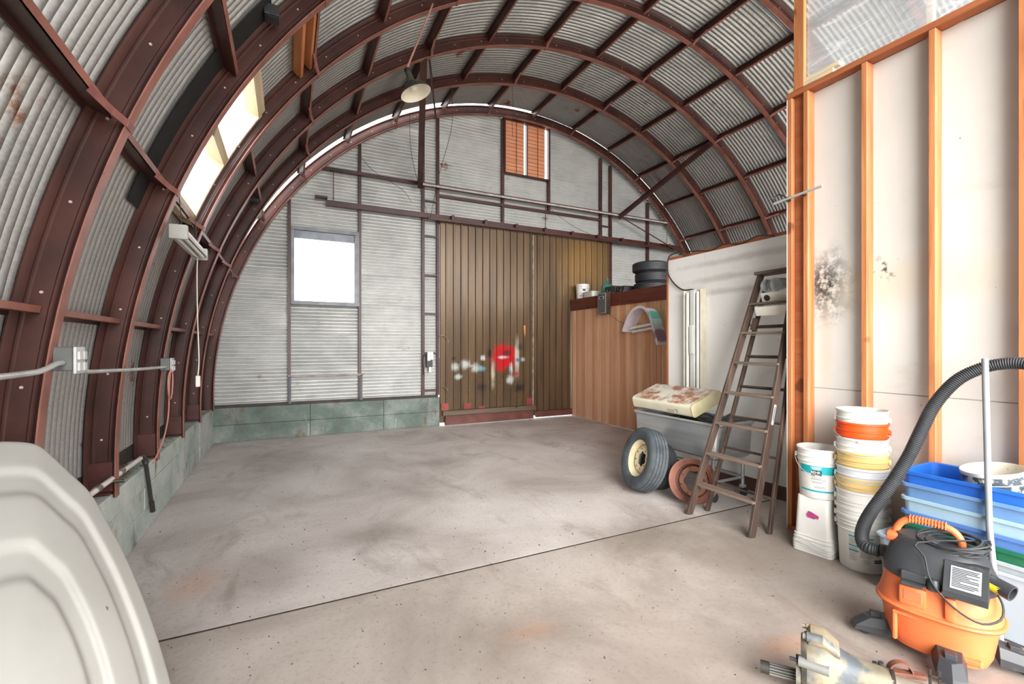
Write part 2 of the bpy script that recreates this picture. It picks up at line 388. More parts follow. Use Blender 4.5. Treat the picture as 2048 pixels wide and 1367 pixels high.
# ---- concrete curbs (formed in boards: courses and lengths)
wl = struct('wall_left', 'low green grey concrete curb wall along the left side')
ys = [-4.2, -2.9, -1.6, -0.3, 1.0, 2.25, 3.5, 4.75, 6.05, 7.4, 8.66]
for i in range(10):
    for j, (z0, z1) in enumerate(((0, 0.2), (0.2, 0.385), (0.385, 0.56))):
        e = random.uniform(0, 0.006)
        MB().rbox(-1.62, -1.075 + e, ys[i] + 0.002, ys[i + 1] - 0.002, z0 + 0.0015, z1 - 0.0015, 0.006).build('curb_course', CURBL, wl)
wb = struct('wall_back', 'corrugated metal end wall on a green concrete curb')
xs = [-1.09, 0.35, 1.6, 2.68]
for i in range(3):
    for z0, z1 in ((0, 0.28), (0.28, 0.56)):
        e = random.uniform(0, 0.006)
        MB().rbox(xs[i] + 0.002, xs[i + 1] - 0.002, 8.66 - e, 8.98, z0 + 0.0015, z1 - 0.0015, 0.006).build('curb_course', CURB, wb)

# ---- roof: ribs, purlins, straps, sheets
ce = struct('ceiling', 'arched corrugated metal vault on dark red steel ribs')
def rib_mesh():
    mb = MB()
    prof = [(RI, -.035), (RI, .035), (RI + .007, .035), (RI + .007, .004), (RO - .007, .004), (RO - .007, .035), (RO, .035), (RO, -.035), (RO - .007, -.035), (RO - .012, -.030), (RO - .03, -.004), (RO - .036, -.010), (RO - .044, -.010), (RO - .05, -.004),
            (RI + .05, -.004), (RI + .044, -.010), (RI + .036, -.010), (RI + .03, -.004), (RI + .012, -.030), (RI + .007, -.035)]
    rings = []
    for k in range(121):
        th = R(-2 + 184 * k / 120)
        rings.append([(r * math.cos(th), y, r * math.sin(th)) for r, y in prof])
    mb.loft(rings, True)
    for i, f in enumerate(mb.f):
        if all(math.hypot(mb.v[q].x, mb.v[q].z) < RI + .0075 for q in f): mb.mi[i] = 1
    return mb.mesh('rib', [STEEL_RED, FLANGE], 30)
RIBM = rib_mesh()
bl = MB()
for k in range(40):
    th = 178 - 4.5 * k; c = Vector((math.cos(R(th)) * (RI + .085), -0.004, math.sin(R(th)) * (RI + .085)))
    bl.cyl(c, c + Vector((0, -0.006, 0)), 0.007, 8)
BOLTM = bl.mesh('bolt_heads', M('pale_pink_bolt', rgb(206, 184, 176), rgb(176, 150, 142), 5, 0.4), 30)
ribs = []
for i, y in enumerate(RIBY):
    rb = place('rib', RIBM, ce, (XC, y, ZC)); ribs.append(rb)
    place('bolt_heads', BOLTM, rb)['kind'] = 'stuff'
    if y < 8.5:
        MB().rbox(XC - RO - .02, -1.076, y - .05, y + .05, 0.562, 0.58, .003).build('foot_plate', STEEL_RED, ce)
        MB().rbox(XC - RO + .01, XC - RI - .02, y - .016, y - .006, 0.58, 0.78, .002).build('splice_plate', M('bright_red_primer', rgb(86, 44, 38), rgb(64, 32, 28), 5, 0.5), ce)
pm = MB()
L = SP - 0.03
pm.box(-.003, .003, 0, L, RO - .10, RO - .002).box(-.03, .003, 0, L, RO - .006, RO - .0)
pm.cur = 1; pm.box(-.003, .035, 0, L, RO - .10, RO - .094)
PURM = pm.mesh('purlin', [STEEL_RED, FLANGE], 0)
sm = MB()
sm.bar((0, -.30, RO - .10), (0, -.13, RI + .035), .035, .006, (0, 0, 1)).bar((0, -.135, RI + .037), (0, -.03, RI - .004), .035, .006, (0, 0, 1))
sm.box(-.0175, .0175, -.04, .036, RI - .006, RI - .001)
STRAPM = sm.mesh('strap', M('faded_red_strap', rgb(150, 100, 92), rgb(120, 72, 66), 8, 0.5), 0)
def sheet_mesh(name, a0, a1, y0, y1, na=6, pitch=SP / 17, per=8, amp=0.024, mat=None):
    n = max(2, int(round((y1 - y0) / pitch * per))); rows = []
    for i in range(na + 1):
        a = R(a0 + (a1 - a0) * i / na); row = []
        for j in range(n + 1):
            y = y0 + (y1 - y0) * j / n; r = RS - amp * abs(math.sin(PI * y / pitch)) + amp * .6
            row.append((r * math.sin(a), y, r * math.cos(a)))
        rows.append(row)
    return MB().grid(rows).mesh(name, mat or GALV, 60)
SH = sheet_mesh('roof_sheet', -5.25, 5.25, 0, SP)
wood_p = M('orange_wood_purlin', rgb(214, 140, 86), rgb(170, 100, 60), 9, 0.55, 0, (1, .1, 1))
for b in range(len(RIBY) - 1):
    y1 = 8.465 if b == 0 else RIBY[b]; y0 = RIBY[b + 1]
    for k, th in enumerate(TH):
        if k > 13 and b > 3: continue
        if b == 3 and k == 2: continue
        p = place('purlin', PURM, ce, (XC, y0 + .015, ZC), (0, R(90 - th), 0))
        pass
        if k % 2 == 1 and not (b == 0):
            place('strap', STRAPM, ce, (XC, y1, ZC), (0, R(90 - th), 0))
        elif k % 2 == 1:
            place('strap', STRAPM, ce, (XC, 8.53, ZC), (0, R(90 - th), 0))
    rows = list(range(-1, 14 if b > 3 else 16))
    for k in rows:
        mid = (TH[k] - 5.06) if k >= 0 else 175.06
        if b == 3 and k == 1: continue                      # skylight opening
        me = SH
        if b == 0:
            gap = 0.15 if 2 <= k <= 5 else (0.05 if k in (0, 1, 6, 7) else (0.004 if 8 <= k <= 13 else -0.03))
            me = sheet_mesh('roof_sheet', -5.25, 5.25, 0, 8.53 - .03 - gap - y0)
        if b == 3 and k == 2: me = sheet_mesh('roof_sheet', -2.2, 5.25, 0, SP)
        o = place('roof_sheet', me, ce, (XC, y0, ZC), (0, R(90 - mid), 0))
        s = 1.0 + (0.0006 if k % 2 else 0)
        o.scale = (s, 1, s)
# closing strip over the end wall, added to stop light
place('end_light_stop', sheet_mesh('end_light_stop', -96, 96, 8.575, 8.86, 60), ce, (XC, 0, ZC))
# sill strip closing the gap under the left sheets, dark for its shade
MB().box(-1.30, -1.24, -3.9, 8.5, 0.56, 0.80).build('sill_strip', M('dark_gap_sill', rgb(70, 60, 54), rgb(46, 40, 38), 5, 0.8), ce)
# black strip standing in for the shadow on the sheet beside the rib
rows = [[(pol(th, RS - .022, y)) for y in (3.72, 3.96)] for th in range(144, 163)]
MB().grid(rows).build('shadow_strip', M('black_shadow_strip', rgb(34, 33, 33), rgb(24, 23, 23), 9, 0.8), ce)
# wooden purlins near the skylight, skylight frame and pane
w2 = struct('window_2', 'long narrow skylight with a wooden frame in the left of the vault')
def arcboard(a0, a1, y0, y1, r0, r1, n=10):
    rings = [[pol(a0 + (a1 - a0) * i / n, r, y) for r, y in ((r0, y0), (r0, y1), (r1, y1), (r1, y0))] for i in range(n + 1)]
    return MB().loft(rings)
arcboard(147.2, 160, 5.03, 5.07, RS - .10, RS + .05).build('frame_board', OLDWOOD, w2)
arcboard(147.2, 160, 4.035, 4.07, RS - .10, RS + .05).build('frame_board', OLDWOOD, w2)
for a, d in ((147.2, .5), (153.2, .4), (159.6, .5)):
    arcboard(a - d, a + d, 4.07, 5.03, RS - .10, RS + .03, 2).build('cross_piece', OLDWOOD, w2)
t = NT('skylight_pane'); tr = t.node('ShaderNodeBsdfTransparent'); tr.inputs[0].default_value = (.93, .95, .97, 1)
t.fin(rgb(240, 244, 246), 0.2); mx = t.node('ShaderNodeMixShader'); mx.inputs[0].default_value = .12
t.link(tr.outputs[0], mx.inputs[1]); t.link(t.b.outputs[0], mx.inputs[2]); t.link(mx.outputs[0], t.out.inputs[0])
PANE = t.m
arcboard(147.3, 159.9, 4.05, 5.05, RS + .05, RS + .056).build('pane', PANE, w2)
for a in (139.8, 141.2):
    MB().bar(pol(a, RS - .06, 4.02), pol(a, RS - .06, 5.09), .038, .09, pol(a, 1, 0) - pol(a, 0, 0)).build('wood_purlin', wood_p, ce)

# ---- end wall sheets
def wall_sheet(x0, x1, z0, z1, y=8.775, left=False, right=False):
    """horizontal corrugations; the side marked left/right follows the arch"""
    pitch, per = 0.0612, 8; n = max(2, int(round((z1 - z0) / pitch * per))); rows = []
    for i in range(n + 1):
        z = z0 + (z1 - z0) * i / n
        a = max(x0, archx(z, -1, RO)) ; b = min(x1, archx(z, 1, RO))
        if b <= a: a = b = min(max((a + b) / 2, x0), x1)
        yy = y + .016 - 0.032 * abs(math.sin(PI * z / pitch))
        rows.append([(a, yy, z), ((a + b) / 2, yy, z), (b, yy, z)])
    return MB().grid(rows).build('wall_sheet', GALV_WALL, wb, 60)
def column(x0, x1, z0, z1, step=0.66, off=0.0):
    top = z1
    if z1 is None:
        xm = min(max(XC, x0), x1); top = ZC + math.sqrt(max(RO ** 2 - (xm - XC) ** 2, 0)) - .002
    z = z0; k = 0
    while z < top - 0.02:
        e = min(z + step + (off if k == 0 else 0), top)
        if top - e < 0.12: e = top
        wall_sheet(x0, x1, z, min(e + 0.025, top), 8.775 + 0.003 * (k % 2))
        z = e; k += 1
column(-1.22, 0.02, 0.58, None, 0.58)
column(0.02, 1.18, 0.58, 2.31, 0.59); column(0.02, 1.18, 3.60, None, 0.62)
column(1.18, 2.36, 0.58, None, 0.575, 0.0)
column(2.36, 2.66, 0.58, None, 0.7)
column(2.66, 4.07, 3.98, None, 0.66)
column(4.07, 5.2, 3.98, 5.22, 0.66); column(4.07, 5.2, 6.37, None, 0.3)
column(5.2, 6.62, 3.98, None, 0.66); column(6.62, 6.91, 0.0, None, 0.66)
column(6.91, 8.07, 0.0, None, 0.62, 0.2); column(8.07, 10.4, 0.0, None, 0.66)
MB().box(-1.1, 2.66, 8.70, 8.86, 0.56, 0.60).build('sill_plate', M('dark_sill_plate', rgb(72, 60, 54), rgb(48, 42, 40), 6, 0.7), wb)
# steel studs
def chan(p, q, w, d, name='steel_stud', mat=None, up=(0, 1, 0)):
    """open channel: web plus two flanges, run p->q"""
    p, q = Vector(p), Vector(q); ax = (q - p); L = ax.length; ax.normalize(); u = Vector(up); sx = ax.cross(u).normalized(); u = sx.cross(ax)
    X = Matrix.Translation(p) @ Matrix((sx, u, ax)).transposed().to_4x4()
    t_ = .006
    mb = MB().box(-w / 2, w / 2, -t_, 0, 0, L, X).box(-w / 2, -w / 2 + t_, 0, d, 0, L, X).box(w / 2 - t_, w / 2, 0, d, 0, L, X)
    return mb.build(name, mat or STEEL_RED, wb, 0)
def ztop(x): return ZC + math.sqrt(RI ** 2 - (x - XC) ** 2) + .05
for x, z0, z1 in ((0.02, .6, ztop(.02)), (1.18, .6, ztop(1.18)), (2.36, .6, ztop(2.36)), (2.655, .6, ztop(2.655)), (4.07, 4.1, ztop(4.07)), (5.2, 4.5, ztop(5.2)), (6.62, 4.0, ztop(6.62)), (6.91, 0, ztop(6.91)), (8.07, 2.6, ztop(8.07)), (9.2, 2.6, ztop(9.2))):
    chan((x, 8.69, z0), (x, 8.69, z1), .05, .075)
for z in (.70, 1.43, 2.19, 2.95, 3.71, 4.40): chan((2.39, 8.70, z), (2.63, 8.70, z), .03, .05, 'cross_rail')
for z in (3.4, 4.4): chan((6.65, 8.70, z), (6.88, 8.70, z), .03, .05, 'cross_rail')
# rails and track
chan((0.45, 8.62, 4.69), (8.85, 8.62, 4.69), .055, .07, 'girt')
chan((2.66, 8.68, 4.53), (6.60, 8.68, 4.53), .05, .06, 'girt')
chan((.60, 8.60, 4.085), (9.32, 8.60, 4.085), .095, .09, 'track_beam')
mbt = MB().rbox(2.4, 9.05, 8.50, 8.56, 3.985, 4.035, .004); mbt.build('door_track', STEEL_RED, wb)
for x in (2.9, 3.6, 4.3, 5.0, 5.7, 6.4, 7.1, 7.9, 8.6): MB().rbox(x - .03, x + .03, 8.49, 8.60, 4.00, 4.12, .003).build('track_hanger', STEEL_RED, wb)
MB().tube([(2.28, 8.55, 4.655), (8.72, 8.55, 4.655)], .02, 10).build('white_pipe_rail', M('white_painted_pipe', rgb(206, 196, 192), rgb(170, 150, 146), 9, 0.45), wb)
MB().rbox(.42, .62, 8.54, 8.66, 4.14, 4.18, .003).build('beam_cap', STEEL_RED, wb)
for x in (.72, 5.05, 8.6): MB().tube([(x, 8.6, 4.12), (x, 8.6, 4.68)], .008, 6).build('hanger_rod', STEEL_RED, wb)
# lower shelf rail beneath the window
chan((0.0, 8.66, 1.05), (1.24, 8.66, 1.05), .04, .05, 'ledge_rail', M('grey_painted_ledge', rgb(150, 140, 138), rgb(116, 100, 96), 6, .5))
for x in (0.03, 1.2): chan((x, 8.66, .58), (x, 8.66, 1.04), .04, .05, 'ledge_leg', M('dark_blue_grey_steel', rgb(84, 88, 98), rgb(66, 68, 76), 6, .5))
# braces from the third rib down to the girt
def ibeam(p, q, w, name):
    mb = MB(); mb.bar(p, q, .006, w, (0, 0, 1)); up = Vector((0, 0, 1)); d = (Vector(q) - Vector(p)).normalized(); sx = d.cross(up).normalized(); u = sx.cross(d)
    for s in (-1, 1): mb.bar(Vector(p) + u * s * w / 2, Vector(q) + u * s * w / 2, w * .8, .006, u)
    return mb.build(name, STEEL_RED, wb, 0)
ibeam((1.70, 6.24, 5.62), (2.26, 8.55, 4.62), .12, 'brace')
ibeam((7.42, 6.24, 5.53), (7.02, 8.55, 4.60), .085, 'brace')
MB().bar((1.78, 6.26, 5.66), (2.55, 8.5, 5.96), .03, .04).build('tie_rod', STEEL_RED, wb)
MB().tube([(7.05, 8.52, 4.62), (9.35, 8.42, 3.75)], .014, 8).build('tie_rod', STEEL_RED, wb)

# ---- window in the end wall
w1 = struct('window_1', 'square bright window with a grey frame in the end wall')
FR = M('blue_grey_window_frame', rgb(150, 152, 156), rgb(120, 122, 128), 6, .5)
for a in ((.045, .10, 2.29, 3.62), (1.085, 1.165, 2.29, 3.62)): MB().rbox(a[0], a[1], 8.66, 8.80, a[2], a[3], .004).build('jamb', FR, w1)
MB().rbox(.045, 1.165, 8.63, 8.80, 2.28, 2.345, .004).build('sill', FR, w1)
MB().rbox(.045, 1.165, 8.65, 8.80, 3.57, 3.63, .004).build('lintel', FR, w1)
MB().rbox(.10, 1.085, 8.70, 8.76, 3.44, 3.57, .004).build('roller_blind', M('blue_grey_blind', rgb(170, 176, 186), rgb(140, 146, 156), 5, .6), w1)
MB().box(.10, 1.085, 8.765, 8.770, 2.345, 3.57).build('pane', PANE, w1)

# ---- louvred vent
lv = thing('louvre_vent', 'orange brown slatted louvre vent high in the end wall', 'vent', (4.64, 8.70, 5.24))
LVM = NT('sunlit_orange_slat'); tl = LVM.node('ShaderNodeBsdfTranslucent'); tl.inputs[0].default_value = rgb(250, 190, 140)
LVM.fin(LVM.ramp(LVM.noise(6, (.2, 1, 4)), [(.3, rgb(216, 160, 124)), (.7, rgb(186, 124, 90))]), .5); mx = LVM.node('ShaderNodeMixShader'); mx.inputs[0].default_value = .2
LVM.link(LVM.b.outputs[0], mx.inputs[1]); LVM.link(tl.outputs[0], mx.inputs[2]); LVM.link(mx.outputs[0], LVM.out.inputs[0])
for x0, x1 in ((-.56, -.52), (-.015, .005), (.53, .57)): MB().rbox(x0, x1, -.04, .06, -.02, 1.14, .003).build('upright', STEEL_RED, lv)
for z in (-.03, 1.12): MB().rbox(-.56, .57, -.04, .06, z, z + .03, .003).build('frame_rail', STEEL_RED, lv)
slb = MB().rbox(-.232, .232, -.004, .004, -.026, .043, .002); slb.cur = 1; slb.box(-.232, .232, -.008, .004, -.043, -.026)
slm = slb.mesh('slat', [LVM.m, M('slat_shadow_edge', rgb(92, 56, 40), rgb(70, 44, 34), 6, .6)], 0)  # shadow line under each slat put into a dark lower edge
for cx_ in (-.288, .235):
    for k in range(14): place('slat', slm, lv, (cx_, .03, .035 + k * .081), (R(14), 0, 0))
    MB().tube([(cx_ + .03, -.02, .02), (cx_ + .03, -.02, 1.1)], .006, 6).build('pull_rod', WIREM, lv)

# ---- doors
def door(name, label, x0, x1, z0, z1, y):
    d = struct(name, label)
    pit = .158; n = int(round((x1 - x0) / pit)); pit = (x1 - x0) / n; k = 0
    while k < n:
        m = min(4, n - k); poly = []
        for j in range(m):
            a = x0 + (k + j) * pit
            for dx, dy in ((0, 0), (.100, 0), (.110, -.03), (.136, -.03), (.150, 0)): poly.append((a + dx * pit / .158, y + dy))
        poly.append((x0 + (k + m) * pit, y)); rows = [[(px, py, z) for px, py in poly] for z in (z0, z1)]
        MB().grid(rows).build('door_sheet', DOORM, d, 0); k += m
    return d
d1 = door('door_1', 'left brown ribbed steel barn door with red and white spray paint', 2.68, 4.72, .16, 3.99, 8.62)
d2 = door('door_2', 'right brown ribbed steel barn door partly behind the wood panelling', 4.745, 6.82, .14, 3.99, 8.64)
for d, x0, x1, y in ((d1, 2.68, 4.72, 8.625), (d2, 4.745, 6.82, 8.645)):
    for z in (.3, 2.0, 3.9): MB().box(x0, x1, y, y + .05, z, z + .06).build('back_rail', DOORM, d)
    MB().box(x0, x1, y + .05, y + .056, .05, 3.99).build('back_skin', DOORM, d)
MB().rbox(2.70, 4.76, 8.50, 8.60, .205, .30, .005).build('kick_board', wood('grimy_kick_board', rgb(116, 100, 82), rgb(84, 72, 60), 'x', .6), d1)
MB().rbox(2.76, 4.72, 8.54, 8.62, .015, .20, .004).build('bottom_board', M('red_brown_bottom_board', rgb(112, 66, 56), rgb(84, 48, 42), 5, .5), d1)
MB().rbox(4.80, 6.0, 8.56, 8.63, .03, .155, .004).build('bottom_board', M('red_brown_bottom_board', (0,)*4), d2)
RP = M('red_patch_paint', rgb(150, 62, 58), rgb(124, 48, 46), 5, .5)
for x0, x1, z1 in ((2.69, 2.83, .44), (3.155, 3.31, .42), (4.57, 4.71, .45), (3.47, 3.6, .34)): MB().box(x0, x1, 8.588, 8.594, .30, z1).build('red_patch', RP, d1)
MB().add([(4.50, 8.586, 2.0), (4.55, 8.586, 2.0), (4.55, 8.586, 1.84), (4.535, 8.586, 1.75), (4.515, 8.586, 1.84)], [(0, 1, 2, 3, 4)]).build('orange_tape', M('orange_tape', rgb(206, 130, 70), rgb(186, 110, 60), 5, .6), d1, 0)
MB().box(4.722, 4.742, 8.58, 8.66, .25, 3.95).build('edge_strip', M('pale_chipped_edge', rgb(176, 166, 150), rgb(120, 104, 86), 8, .5), d2)
for z in (.72, 1.72):
    MB().tube(smooth_path([(2.64, 8.6, z + .03), (2.72, 8.56, z + .05), (2.80, 8.57, z), (2.83, 8.58, z - .09)]), .01, 6).build('hinge_loop', M('worn_hinge_steel', rgb(176, 160, 140), rgb(96, 80, 68), 9, .45, .4), d1)

# ---- wood panelled partition
wp = struct('wall_partition', 'brown vertical wood panelled partition under a dark fascia board')
PX = 5.72; y = 8.58; k = 0
while y > 4.55:
    w = (.055, .11, .085, .12, .06, .095, .105, .07)[k % 8]
    e = random.uniform(0, .004)
    MB().rbox(PX - .004 + e, PX + .016, y - w + .0025, y - .0025, .015, 2.36, .0025).build('panel_board', PANEL, wp); y -= w; k += 1
MB().box(PX + .017, PX + .03, 4.5, 8.6, 0.01, 2.36).build('panel_backing', M('dark_backing', rgb(62, 40, 30), rgb(46, 30, 24), 5, .8), wp)
for y0, y1 in ((8.60, 6.9), (6.896, 4.52)): MB().rbox(PX - .025, PX + .02, y1, y0, 2.35, 2.60, .004).build('fascia_board', FASCIA, wp)
MB().box(PX + .02, 9.6, 4.5, 8.6, 2.50, 2.56).build('loft_deck', FASCIA, wp)

# ---- drywall room behind the ladder
wd = struct('wall_drywall', 'white wall board partition with grimy smudges behind the ladder')
for y0, y1 in ((4.47, 3.90), (3.897, 2.68), (2.677, 2.47)): MB().rbox(4.50, 4.515, y1, y0, .14, 2.69, .002).build('wall_board', DRYWALL, wd)
MB().rbox(4.485, 4.53, 2.47, 4.5, .005, .145, .003).build('base_board', M('dark_red_base_board', rgb(96, 66, 56), rgb(70, 48, 42), 4, .6, spots=[(rgb(150, 140, 128), 5, .64, .74)]), wd)
MB().rbox(4.495, 4.60, 4.472, 4.50, .145, 2.70, .003).build('edge_trim', FIR, wd)
MB().rbox(4.51, 4.60, 2.47, 4.5, 2.69, 2.73, .003).build('top_plate', FIR_Y, wd)
MB().box(4.60, 5.70, 4.475, 4.49, .145, 2.69).build('return_board', DRYWALL, wd)
MB().box(4.60, 9.5, 2.47, 4.49, 2.60, 2.66).build('ceiling_board', DRYWALL, wd)

# ---- open stud wall
wr = struct('wall_right', 'open fir stud wall backed with stained white sheathing')
SX0, SX1 = 3.85, 3.94
def stud(y0, y1, z0=.04, z1=3.68, x0=SX0, x1=SX1): return MB().rbox(x0, x1, y0, y1, z0, z1, .003).build('stud', FIR, wr)
stud(2.425, 2.464); stud(2.29, 2.33); MB().rbox(3.89, 3.93, 2.332, 2.423, .04, 3.68, .003).build('corner_block', FIR_Y, wr)
for y0 in (1.865, 1.466, 1.048, .642, .236, -.17, -.576): stud(y0, y0 + .038)
MB().rbox(SX0, SX1, -.6, 2.464, .001, .039, .003).build('bottom_plate', FIR_Y, wr)
MB().rbox(SX0 - .002, SX1, -.6, 2.475, 3.682, 3.727, .003).build('top_plate', FIR_Y, wr)
MB().rbox(SX1 + .001, SX1 + .016, -.6, 2.46, .005, 1.219, .001).build('sheathing_board', SHEATH, wr)
MB().rbox(SX1 + .001, SX1 + .016, -.6, 2.46, 1.226, 3.68, .001).build('sheathing_board', SHEATH, wr)
MB().box(SX1 + .017, SX1 + .03, -.6, 2.46, .005, 3.68).build('sheathing_backing', DRYWALL, wr)
MB().rbox(SX0, 4.5, 2.464, 2.47, .005, 3.68, .001).build('return_board', DRYWALL, wr)
MB().rbox(SX0, SX0 + .04, 2.325, 2.41, 3.73, 6.2, .003).build('upper_post', FIR, wr)
for y0 in (1.5, .6, -.3): MB().rbox(SX0 + .06, SX0 + .1, y0, y0 + .04, 3.73, 6.25, .003).build('upper_post', wood('yellowed_post', rgb(226, 204, 160), rgb(196, 166, 116), 'z'), wr)
t = NT('clear_polythene'); tr = t.node('ShaderNodeBsdfTransparent'); tr.inputs[0].default_value = (.92, .95, .97, 1)
t.fin(rgb(232, 236, 240), .18); h = t.noise(2.2, (1, .5, 1.6), 4, .5, 1.2, rnd=False); t.bump(h, .6, .05)
mx = t.node('ShaderNodeMixShader'); t.link(t.math('ADD', t.math('MULTIPLY', t.thr(t.noise(5, (1, .4, 2.5), 6, .6, 1.5, rnd=False), .5, .75), .4), .48), mx.inputs[0])
t.link(tr.outputs[0], mx.inputs[1]); t.link(t.b.outputs[0], mx.inputs[2]); t.link(mx.outputs[0], t.out.inputs[0])
rows = []
for i in range(41):
    y = 2.32 - 2.92 * i / 40; rows.append([(SX0 + .042 + .012 * mnoise.noise(Vector((y * 3, z_ * 1.1, 0))), y, z_) for z_ in [3.728 + 2.45 * j / 30 for j in range(31)]])
MB().grid(rows).build('plastic_sheet', t.m, wr, 80)
MB().rbox(SX0 + .005, SX1 - .03, 2.10, 2.46, 3.728, 3.765, .003).build('scrap_block', OLDWOOD, wr)
MB().rbox(SX0 + .01, SX1 - .01, 2.06, 2.40, 3.766, 3.80, .003).build('scrap_block', OLDWOOD, wr)
# ================================================================== THINGS, LEFT SIDE AND VAULT
# ---- big white moulded shell in the foreground
sh = thing('moulded_shell', 'large chalky white moulded plastic shell with recessed channels, leaning in the near left corner', 'shell', (0, 0, 0))
nrm = Vector((.55, -.62, .56)).normalized(); e1 = Vector((0, 0, 1)).cross(nrm).normalized(); e2 = nrm.cross(e1)
C0 = Vector((-.766, 1.659, .548))
outl = [(.20, .838), (.262, .832), (.325, .812), (.352, .785), (.372, .742), (.403, .665), (.437, .578), (.456, .45), (.470, .315), (.476, .197), (.478, .074), (.475, -.042), (.467, -.155), (.445, -.28), (.40, -.40), (.32, -.52), (.2, -.60), (.0, -.63), (-.15, -.60), (-.25, -.48), (-.28, -.3), (-.26, -.05), (-.2, .2), (-.1, .5), (0, .72), (.08, .81), (.14, .835)]
outl = [(p.x, p.y) for p in smooth_path([(a, b, 0) for a, b in outl + outl[:1]], 4)][:-1]
cx0, cy0 = .07, .0
def shell_h(t, k):
    dome = .13 * (1 - t ** 2.4)
    g = 0
    for tc, w, dp in ((.80, .075, .016), (.47, .085, .018)):
        d = abs(t - tc) / w
        if d < 1: g += dp * (0.5 + 0.5 * math.cos(PI * min(1, max(0, (d - .45) / .55))))
    return dome - g
rings = []
ts = [0.03 + .97 * i / 64 for i in range(65)]
for t_ in ts:
    rings.append([C0 + e1 * (cx0 + (a - cx0) * t_) + e2 * (cy0 + (b - cy0) * t_) + nrm * shell_h(t_, 0) for a, b in outl])
for s_, d_ in ((1.008, -.006), (1.010, -.02), (1.006, -.05), (.97, -.055), (.5, -.02), (.05, .02)):
    rings.append([C0 + e1 * (cx0 + (a - cx0) * s_) + e2 * (cy0 + (b - cy0) * s_) + nrm * d_ for a, b in outl])
MB().loft(rings, True).build('shell_body', SHELLP, sh, 60)
for a, b, r_ in ((.335, .155, .008), (.17, .02, .006)):
    c = C0 + e1 * a + e2 * b
    MB().cyl(c + nrm * .05, c + nrm * .082, r_, 12).build('drain_plug', M('dark_grey_plug', rgb(96, 92, 84), rgb(70, 66, 60), 8, .5), sh)

# ---- conduit, boxes and cords on the left ribs
def tubething(name, label, cat, pts, r, mat, n=8, sm_=6, group=None):
    o = MB().tube(smooth_path(pts, sm_) if sm_ else [Vector(p) for p in pts], r, n).build(name, mat)
    return tag(o, label, cat, group)
tubething('conduit_pipe', 'grey metal conduit running from the near outlet box out of frame at left', 'pipe', [(-.97, 1.6, 1.475), (-.97, 2.2, 1.455), (-.97, 2.55, 1.455), (-.96, 2.68, 1.462), (-.955, 2.80, 1.487), (-.955, 2.86, 1.49)], .0125, GREYM, 10)
tubething('conduit_pipe', 'grey metal conduit spanning between the two outlet boxes', 'pipe', [(-.945, 2.985, 1.472), (-.945, 3.05, 1.455), (-.95, 3.14, 1.435), (-.95, 3.4, 1.425), (-.955, 4.2, 1.40), (-.96, 4.90, 1.385)], .0115, GREYM, 10)
def outlet(name, label, x, y, z, s=1.0):
    t_ = thing(name, label, 'outlet box', (x, y, z))
    MB().rbox(-.04 * s, .035 * s, -.045 * s, .045 * s, -.05 * s, .065 * s, .004).build('box', M('grey_box_steel', rgb(116, 118, 116), rgb(96, 98, 96), 6, .5, .3), t_)
    cv = MB().rbox(.036 * s, .048 * s, -.055 * s, .06 * s, -.065 * s, .065 * s, .004).build('cover', M('light_grey_cover', rgb(206, 207, 205), rgb(186, 187, 186), 6, .45), t_)
    for a in (-.03, .028):
        for b in (-.034, .02): MB().rbox(.049 * s, .060 * s, (a - .018) * s, (a + .02) * s, (b - .018) * s, (b + .024) * s, .003).build('flap', M('light_grey_cover', (0,) * 4), cv)
    return t_
outlet('outlet_box', 'grey weatherproof outlet box with four flaps on the nearest rib', -.955, 2.92, 1.50)
outlet('outlet_box', 'smaller grey outlet box at the far end of the conduit', -.965, 4.97, 1.40, .95)
tubething('extension_cord', 'pink extension cord looped below the far outlet box and trailing down to the curb', 'cord', [(-.92, 4.93, 1.37), (-.93, 4.86, 1.30), (-.93, 4.86, 1.16), (-.93, 4.93, 1.10), (-.93, 5.0, 1.16), (-.93, 5.02, 1.3), (-.935, 4.98, 1.36), (-.94, 4.94, 1.2), (-.94, 4.9, .95), (-.96, 4.8, .75), (-1.0, 4.68, .60)], .006, M('pink_cord', rgb(196, 140, 126), rgb(170, 116, 104), 8, .5), 6)
cc = []
for k in range(70):
    a = k * .55; cc.append((-1.17 + (.05 + .012 * math.sin(k * 1.7)) * math.cos(a), 4.32 + (.3 + .05 * math.sin(k * .9)) * math.sin(a), .575 + .018 * abs(math.sin(k * .37)) + .0006 * k))
tubething('wire_coil', 'tangle of thin brown cable lying on the curb behind the white pipe', 'cable', cc, .004, M('brown_cable', rgb(126, 88, 76), rgb(90, 62, 54), 8, .5), 5, 3)
pp = thing('supply_pipe', 'white water pipe along the left curb with a dark drop pipe', 'pipe', (-1.07, 4.65, .66))
MB().tube([(0, -1.6, .02), (0, -.02, 0)], .017, 12).build('pipe_run', M('white_pvc', rgb(232, 226, 222), rgb(212, 204, 200), 5, .4), pp)
for y in (-.95, -.5): MB().tube([(0, y - .03, .014), (0, y + .03, .014)], .0225, 12).build('coupling', M('brass_grey_fitting', rgb(136, 128, 112), rgb(104, 98, 86), 8, .45, .4), pp)
MB().tube([(.0, -.72, .0), (.07, -.70, -.01)], .012, 8).build('valve', DARKM, pp)
MB().tube(smooth_path([(0, -.02, 0), (.01, .02, -.005), (.015, .04, -.03), (.02, .045, -.06)], 4), .021, 10).build('elbow', DARKM, pp)
MB().tube([(.02, .045, -.06), (.035, .17, -.46)], .0155, 10).tube([(.034, .155, -.41), (.036, .185, -.50)], .02, 10).build('drop_pipe', DARKM, pp)

